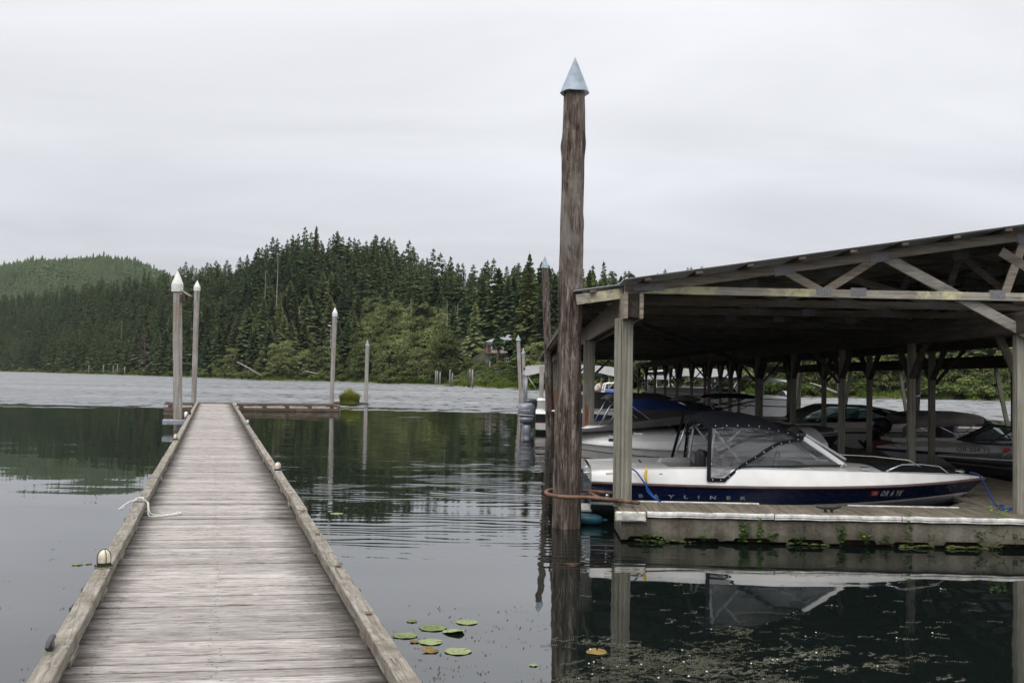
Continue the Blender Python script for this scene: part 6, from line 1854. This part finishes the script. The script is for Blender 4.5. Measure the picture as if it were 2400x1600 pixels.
# ------------------------------------------------------------------ white carports beyond the shed
def carport(label, x0, x1, y0, y1, z0, z1):
    o = thing('dock_carport', label, 'carport', ((x0 + x1) / 2, (y0 + y1) / 2, 0))
    w, l = (x1 - x0) / 2, (y1 - y0) / 2
    rows = []
    n = 11
    for i in range(n):
        t = -1 + 2 * i / (n - 1); z = z1 - (z1 - z0) * .35 * abs(t) ** 2.5
        rows.append([Vector((w * t, y, z)) for y in (-l, -l * .5, 0, l * .5, l)])
    mb = MB(); mb.loft(rows); r_ = mb.build('roof', M_AWNING, o, True); md = r_.modifiers.new('t', 'SOLIDIFY'); md.thickness = .03
    for sg in (-1, 1):
        mb = MB()
        for i in range(n - 1):
            a, b = rows[i][0 if sg < 0 else 4], rows[i + 1][0 if sg < 0 else 4]
            ds = [.52 + .08 * math.cos(t_ * math.pi) for t_ in (i / 10 * 4, (i + 1) / 10 * 4)]
            mb.poly([a, b, b - Vector((0, 0, ds[1])), a - Vector((0, 0, ds[0]))])
        vo = mb.build('valance', M_AWNING, o); md = vo.modifiers.new('t', 'SOLIDIFY'); md.thickness = .02
    for sx in (-1, 1):
        MB().box((sx * w, 0, z0 - .05), (.05, 2 * l, .30)).build('side_valance', M_AWNING, o)
    k = 6
    for sx in (-1, -.33, .33, 1):
        for sy in (-1, 0, 1):
            MB().tube([(sx * w * .96, sy * l * .97, .2), (sx * w * .96, sy * l * .97, z0 + .12)], .05, 8).build('post', M_GALV if sy else M_CAPW, o, True)
    for sx in (-1, 1): MB().tube([(sx * w * .78, -l * .97, 1.4), (sx * w * 1.0, -l * .97, z0 - .05)], .035, 8).build('brace', M_CAPW, o, True)
    MB().box((0, l * .3, .17), (2 * w, 1.4, .36), .03).build('float', M_CONC, o)
carport('white awning carport with grey posts beyond the left end of the shed', at(1231, 871, 66).x, at(1452, 871, 66).x, 66, 78, 2.44, 2.95)
carport('white awning carport seen through the middle of the shed', at(1572, 871, 66).x, at(1742, 871, 66).x, 67, 79, 2.30, 2.85)

# small white boat with an arch and a blue seat, by the person
p = at(1440, 915, 63)
hA = Hull(4.6, 2.0, .85, .9, 1.0, dk=(.08, .1, .03))
bA = thing('console_boat', 'small white boat with a white arch and blue seat behind the shed', 'boat', (p.x - 2.4, 64.2, 0), 0)
hull_parts(bA, hA, M_GEL, [(0, 1, M_GELG, 'hull')], M_GEL, M_GEL, (.06, .55), .3, M_VINYLG)
for sg in (-1, 1):
    MB().tube(smooth([(1.75, sg * .7, .95), (1.85, sg * .7, 1.55), (2.0, sg * .7, 1.78), (2.9, sg * .7, 1.80)], 4), .05, 7).build('arch', M_GEL, bA, True)
MB().tube([(2.0, -.7, 1.78), (2.0, .7, 1.78)], .05, 7).build('arch', M_GEL, bA, True); MB().tube([(2.9, -.7, 1.80), (2.9, .7, 1.80)], .05, 7).build('arch', M_GEL, bA, True)
MB().box((2.2, 0, 1.20), (.75, 1.0, .42), .06).build('seat', m_plain('light_blue_vinyl', (.12, .2, .55), .5), bA)

# ------------------------------------------------------------------ person bending over on a float beyond the shed
def person(loc):
    o = thing('person', 'person in a pale shirt and dark cap bending forward beyond the shed', 'person', loc)
    def skin(name, verts, edges, radii, mat, root=0):
        me = bpy.data.meshes.new(name); me.from_pydata(verts, edges, []); me.materials.append(mat)
        ob = link(name, me, o)
        md = ob.modifiers.new('skin', 'SKIN')
        for i, r_ in enumerate(radii):
            sv = me.skin_vertices[0].data[i]; sv.radius = r_ if isinstance(r_, tuple) else (r_, r_); sv.use_root = (i == root)
        ob.modifiers.new('sub', 'SUBSURF').levels = 1; ob.modifiers['sub'].render_levels = 2
        return ob
    hipz = .90
    V = [(0, 0, hipz), (.05, 0, 1.08), (.15, 0, 1.24), (.24, 0, 1.36), (.29, 0, 1.41), (.34, 0, 1.50), (.37, 0, 1.57),
         (0, -.10, .86), (.03, -.11, .48), (-.03, -.11, .09), (.09, -.12, .03), (0, .10, .86), (-.02, .11, .48), (-.08, .11, .09), (.04, .12, .03),
         (.20, -.18, 1.34), (.28, -.22, 1.10), (.46, -.16, 1.00), (.53, -.14, .99), (.20, .18, 1.34), (.28, .22, 1.10), (.46, .16, 1.02), (.53, .14, 1.01)]
    E = [(0, 1), (1, 2), (2, 3), (3, 4), (4, 5), (5, 6), (0, 7), (7, 8), (8, 9), (9, 10), (0, 11), (11, 12), (12, 13), (13, 14), (3, 15), (15, 16), (16, 17), (17, 18), (3, 19), (19, 20), (20, 21), (21, 22)]
    R = [(.13, .16), (.12, .15), (.13, .17), (.10, .15), .055, .088, .07, .095, .065, .045, .04, .095, .065, .045, .04, .06, .048, .036, .04, .06, .048, .036, .04]
    skin('body', V, E, R, M_SKIN)
    Vs = [(0, 0, .92), (.05, 0, 1.08), (.15, 0, 1.24), (.23, 0, 1.345), (.19, -.19, 1.34), (.265, -.235, 1.16), (.19, .19, 1.34), (.265, .235, 1.16)]
    skin('shirt', Vs, [(0, 1), (1, 2), (2, 3), (3, 4), (4, 5), (3, 6), (6, 7)], [(.15, .18), (.14, .17), (.15, .19), (.115, .16), .078, .07, .078, .07], M_SHIRT)
    Vt = [(0, 0, .93), (0, -.10, .84), (.03, -.11, .48), (-.03, -.11, .12), (0, .10, .84), (-.02, .11, .48), (-.08, .11, .12)]
    skin('trousers', Vt, [(0, 1), (1, 2), (2, 3), (0, 4), (4, 5), (5, 6)], [(.14, .17), .108, .08, .065, .108, .08, .065], M_TROUSER)
    MB().ball((.345, 0, 1.555), .098, 12, 8, (1.02, .92, .85)).build('cap', M_HAIR, o, True)
    MB().box((.455, 0, 1.545), (.10, .13, .015), .005, Matrix.Rotation(.5, 3, 'Y')).build('cap_brim', M_HAIR, o)
    MB().ball((.435, 0, 1.49), .018, 6, 4).build('nose', M_SKIN, o, True)
pp = at(1400, 912, 62)
person((pp.x - .10, 62.0, DZ - .02))
o = MB().box((pp.x + .8, 62.2, .18), (5.0, 1.1, .36), .02).build('service_float', M_CONC); tag(o, 'short concrete float under the bending person', 'float')

# ------------------------------------------------------------------ lily pads
def pad(px, py, wpx, mat, label, seed, curl=0.0):
    c = gz(px, py, .005); R_ = wpx / 2 / F_PX * c.y; r = random.Random(seed); n = 30
    a0 = r.uniform(0, 6.28); pts = []
    for k in range(n):
        a = .10 + (2 * math.pi - .20) * k / (n - 1)
        q = R_ * (1 + .03 * math.sin(3 * a + seed) + .02 * math.sin(7 * a))
        pts.append(Vector((math.cos(a + a0) * q, math.sin(a + a0) * q * .92, .002 + curl * max(0, math.sin(a + seed)) * R_ + .002 * math.sin(5 * a))))
    mb = MB(); m = Vector((math.cos(a0) * R_ * .15, math.sin(a0) * R_ * .15, .003))
    for a, b in zip(pts[:-1], pts[1:]): mb.poly([m, m.lerp(a, .5), m.lerp(b, .5)]); mb.poly([m.lerp(a, .5), a, b, m.lerp(b, .5)])
    o = mb.build('lily_pad', mat, None, True, loc=c)
    md = o.modifiers.new('t', 'SOLIDIFY'); md.thickness = .003
    tag(o, label, 'lily pad', 'lily pads beside the dock')
Z = lambda x, y: (900 + x / 5.88, 1400 + y / 5.88)
for (x, y, w, m_, cu, lab) in ((385, 322, 135, L_PAD, 0, 'small lily pad, top left of the cluster by the dock'), (670, 412, 380, L_PAD, 0, 'large lily pad touching a curled one in the cluster'), (960, 466, 300, L_PAD, .25, 'lily pad with a curled edge in the cluster'), (1145, 334, 295, L_PAD, 0, 'topmost large lily pad on the right of the cluster'), (290, 518, 335, L_PAD, 0, 'leftmost large lily pad nearest the dock rail'), (640, 606, 330, L_PAD, 0, 'lily pad at the middle bottom of the cluster'), (1020, 735, 370, L_PAD, 0, 'lowest large lily pad on the right of the cluster'), (2060, 926, 115, L_PAD, 0, 'tiny yellow lily pad left of the pile reflection'), (640, 730, 230, L_PADB, .3, 'browned torn lily leaf below the cluster'), (420, 606, 120, L_PADB, .1, 'small browned leaf left of the middle pad')):
    pad(*Z(x, y), w / 5.88, m_, lab, x, cu)
pad(789, 1203, 30, L_PAD, 'lone lily pad out on the rippled water right of the dock', 5)
pad(182, 1322, 24, L_PAD, 'left lily pad of two beside the caged lamp', 6); pad(207, 1320, 16, L_PAD, 'right lily pad of two beside the caged lamp', 7)
pad(1398, 1527, 48, L_PADB, 'long orange brown leaf floating right of the pile reflection', 8, .1)

# ------------------------------------------------------------------ floating weed, debris, tiny blossoms
V = []; T = []
def weed_bit(p, L, a, r):
    d = Vector((math.cos(a), math.sin(a), 0)); s_ = Vector((-d.y, d.x, 0)); q = p.copy(); n = max(3, int(L / .014))
    for k in range(n):
        q = p + d * (L * k / n) + s_ * .012 * math.sin(k * .8 + a)
        for sg in (-1, 1):
            w = r.uniform(.006, .016); e = q + s_ * sg * w * 1.5 + d * w * .9
            m = len(V); V.extend([(q.x, q.y, .003), (q.x + d.x * w * .7, q.y + d.y * w * .7, .004), (e.x, e.y, .003 + r.uniform(0, .010))]); T.append((m, m + 1, m + 2))
r = random.Random(11)
flowers = []
wc = [(r.gauss(1590, 190), 1610 - abs(r.gauss(0, 85)), r.uniform(12, 45)) for _ in range(44)]
for i in range(760):
    cx_, cy_, cs_ = wc[r.randrange(44)]
    px = cx_ + r.gauss(0, cs_ * 1.6); py = cy_ + r.gauss(0, cs_ * .32)
    if px < 1290 and r.random() < .75: continue
    if py < 1430 or px > 2250: continue
    p = gz(px, py, .004); weed_bit(p, r.uniform(.04, .20), r.gauss(0, .7), r)
    if r.random() < .045: flowers.append(p)
for i in range(60):
    p = gz(r.uniform(1350, 2350), r.uniform(1310, 1500), .004); weed_bit(p, r.uniform(.05, .16), r.gauss(0, .4), r)
    if r.random() < .15: flowers.append(p)
me = fast_mesh('floating_weed', V, T, L_WEED); o = link('floating_weed', me); tag(o, 'drifting pond weed on the dark water at the bottom right', 'pond weed', kind='stuff')
V = []; T = []
for i in range(150):
    px, py = (r.uniform(895, 1290), r.uniform(1415, 1600)) if i < 115 else (r.uniform(0, 330), r.uniform(1210, 1600))
    p = gz(px, py, .004)
    for k in range(r.randrange(2, 6)):
        q = p + Vector((r.uniform(-.04, .04), r.uniform(-.04, .04), 0)); w = r.uniform(.003, .009); a = r.uniform(0, 3.14)
        m = len(V); V += [(q.x - w * math.cos(a), q.y - w * math.sin(a), .002), (q.x + w * math.cos(a), q.y + w * math.sin(a), .002), (q.x, q.y, w * 1.1)]; T.append((m, m + 1, m + 2))
o = link('water_debris', fast_mesh('water_debris', V, T, L_WEED)); tag(o, 'tiny dark weed tips poking out of the still water', 'debris', kind='stuff')
mb = MB()
for p in flowers: mb.ball((p.x, p.y, .012), r.uniform(.003, .0075), 6, 4, (1, 1, .7))
tag(mb.build('weed_blossoms', M_LETW), 'tiny white blossoms scattered over the pond weed', 'blossoms', kind='stuff')
# ------------------------------------------------------------------ thin air haze over the lake
hz = MB().box((-250, 800, 85), (4200, 1960, 176)).build('haze', None)
t = NT('haze_air')
pv = t.n('ShaderNodeVolumePrincipled'); pv.inputs['Color'].default_value = (.86, .90, .96, 1); pv.inputs['Density'].default_value = .00005; pv.inputs['Anisotropy'].default_value = .2
t.l(pv.outputs[0], t.out.inputs['Volume']); hz.data.materials.append(t.m)
tag(hz, 'thin pale haze in the air over the lake', 'haze', kind='stuff')
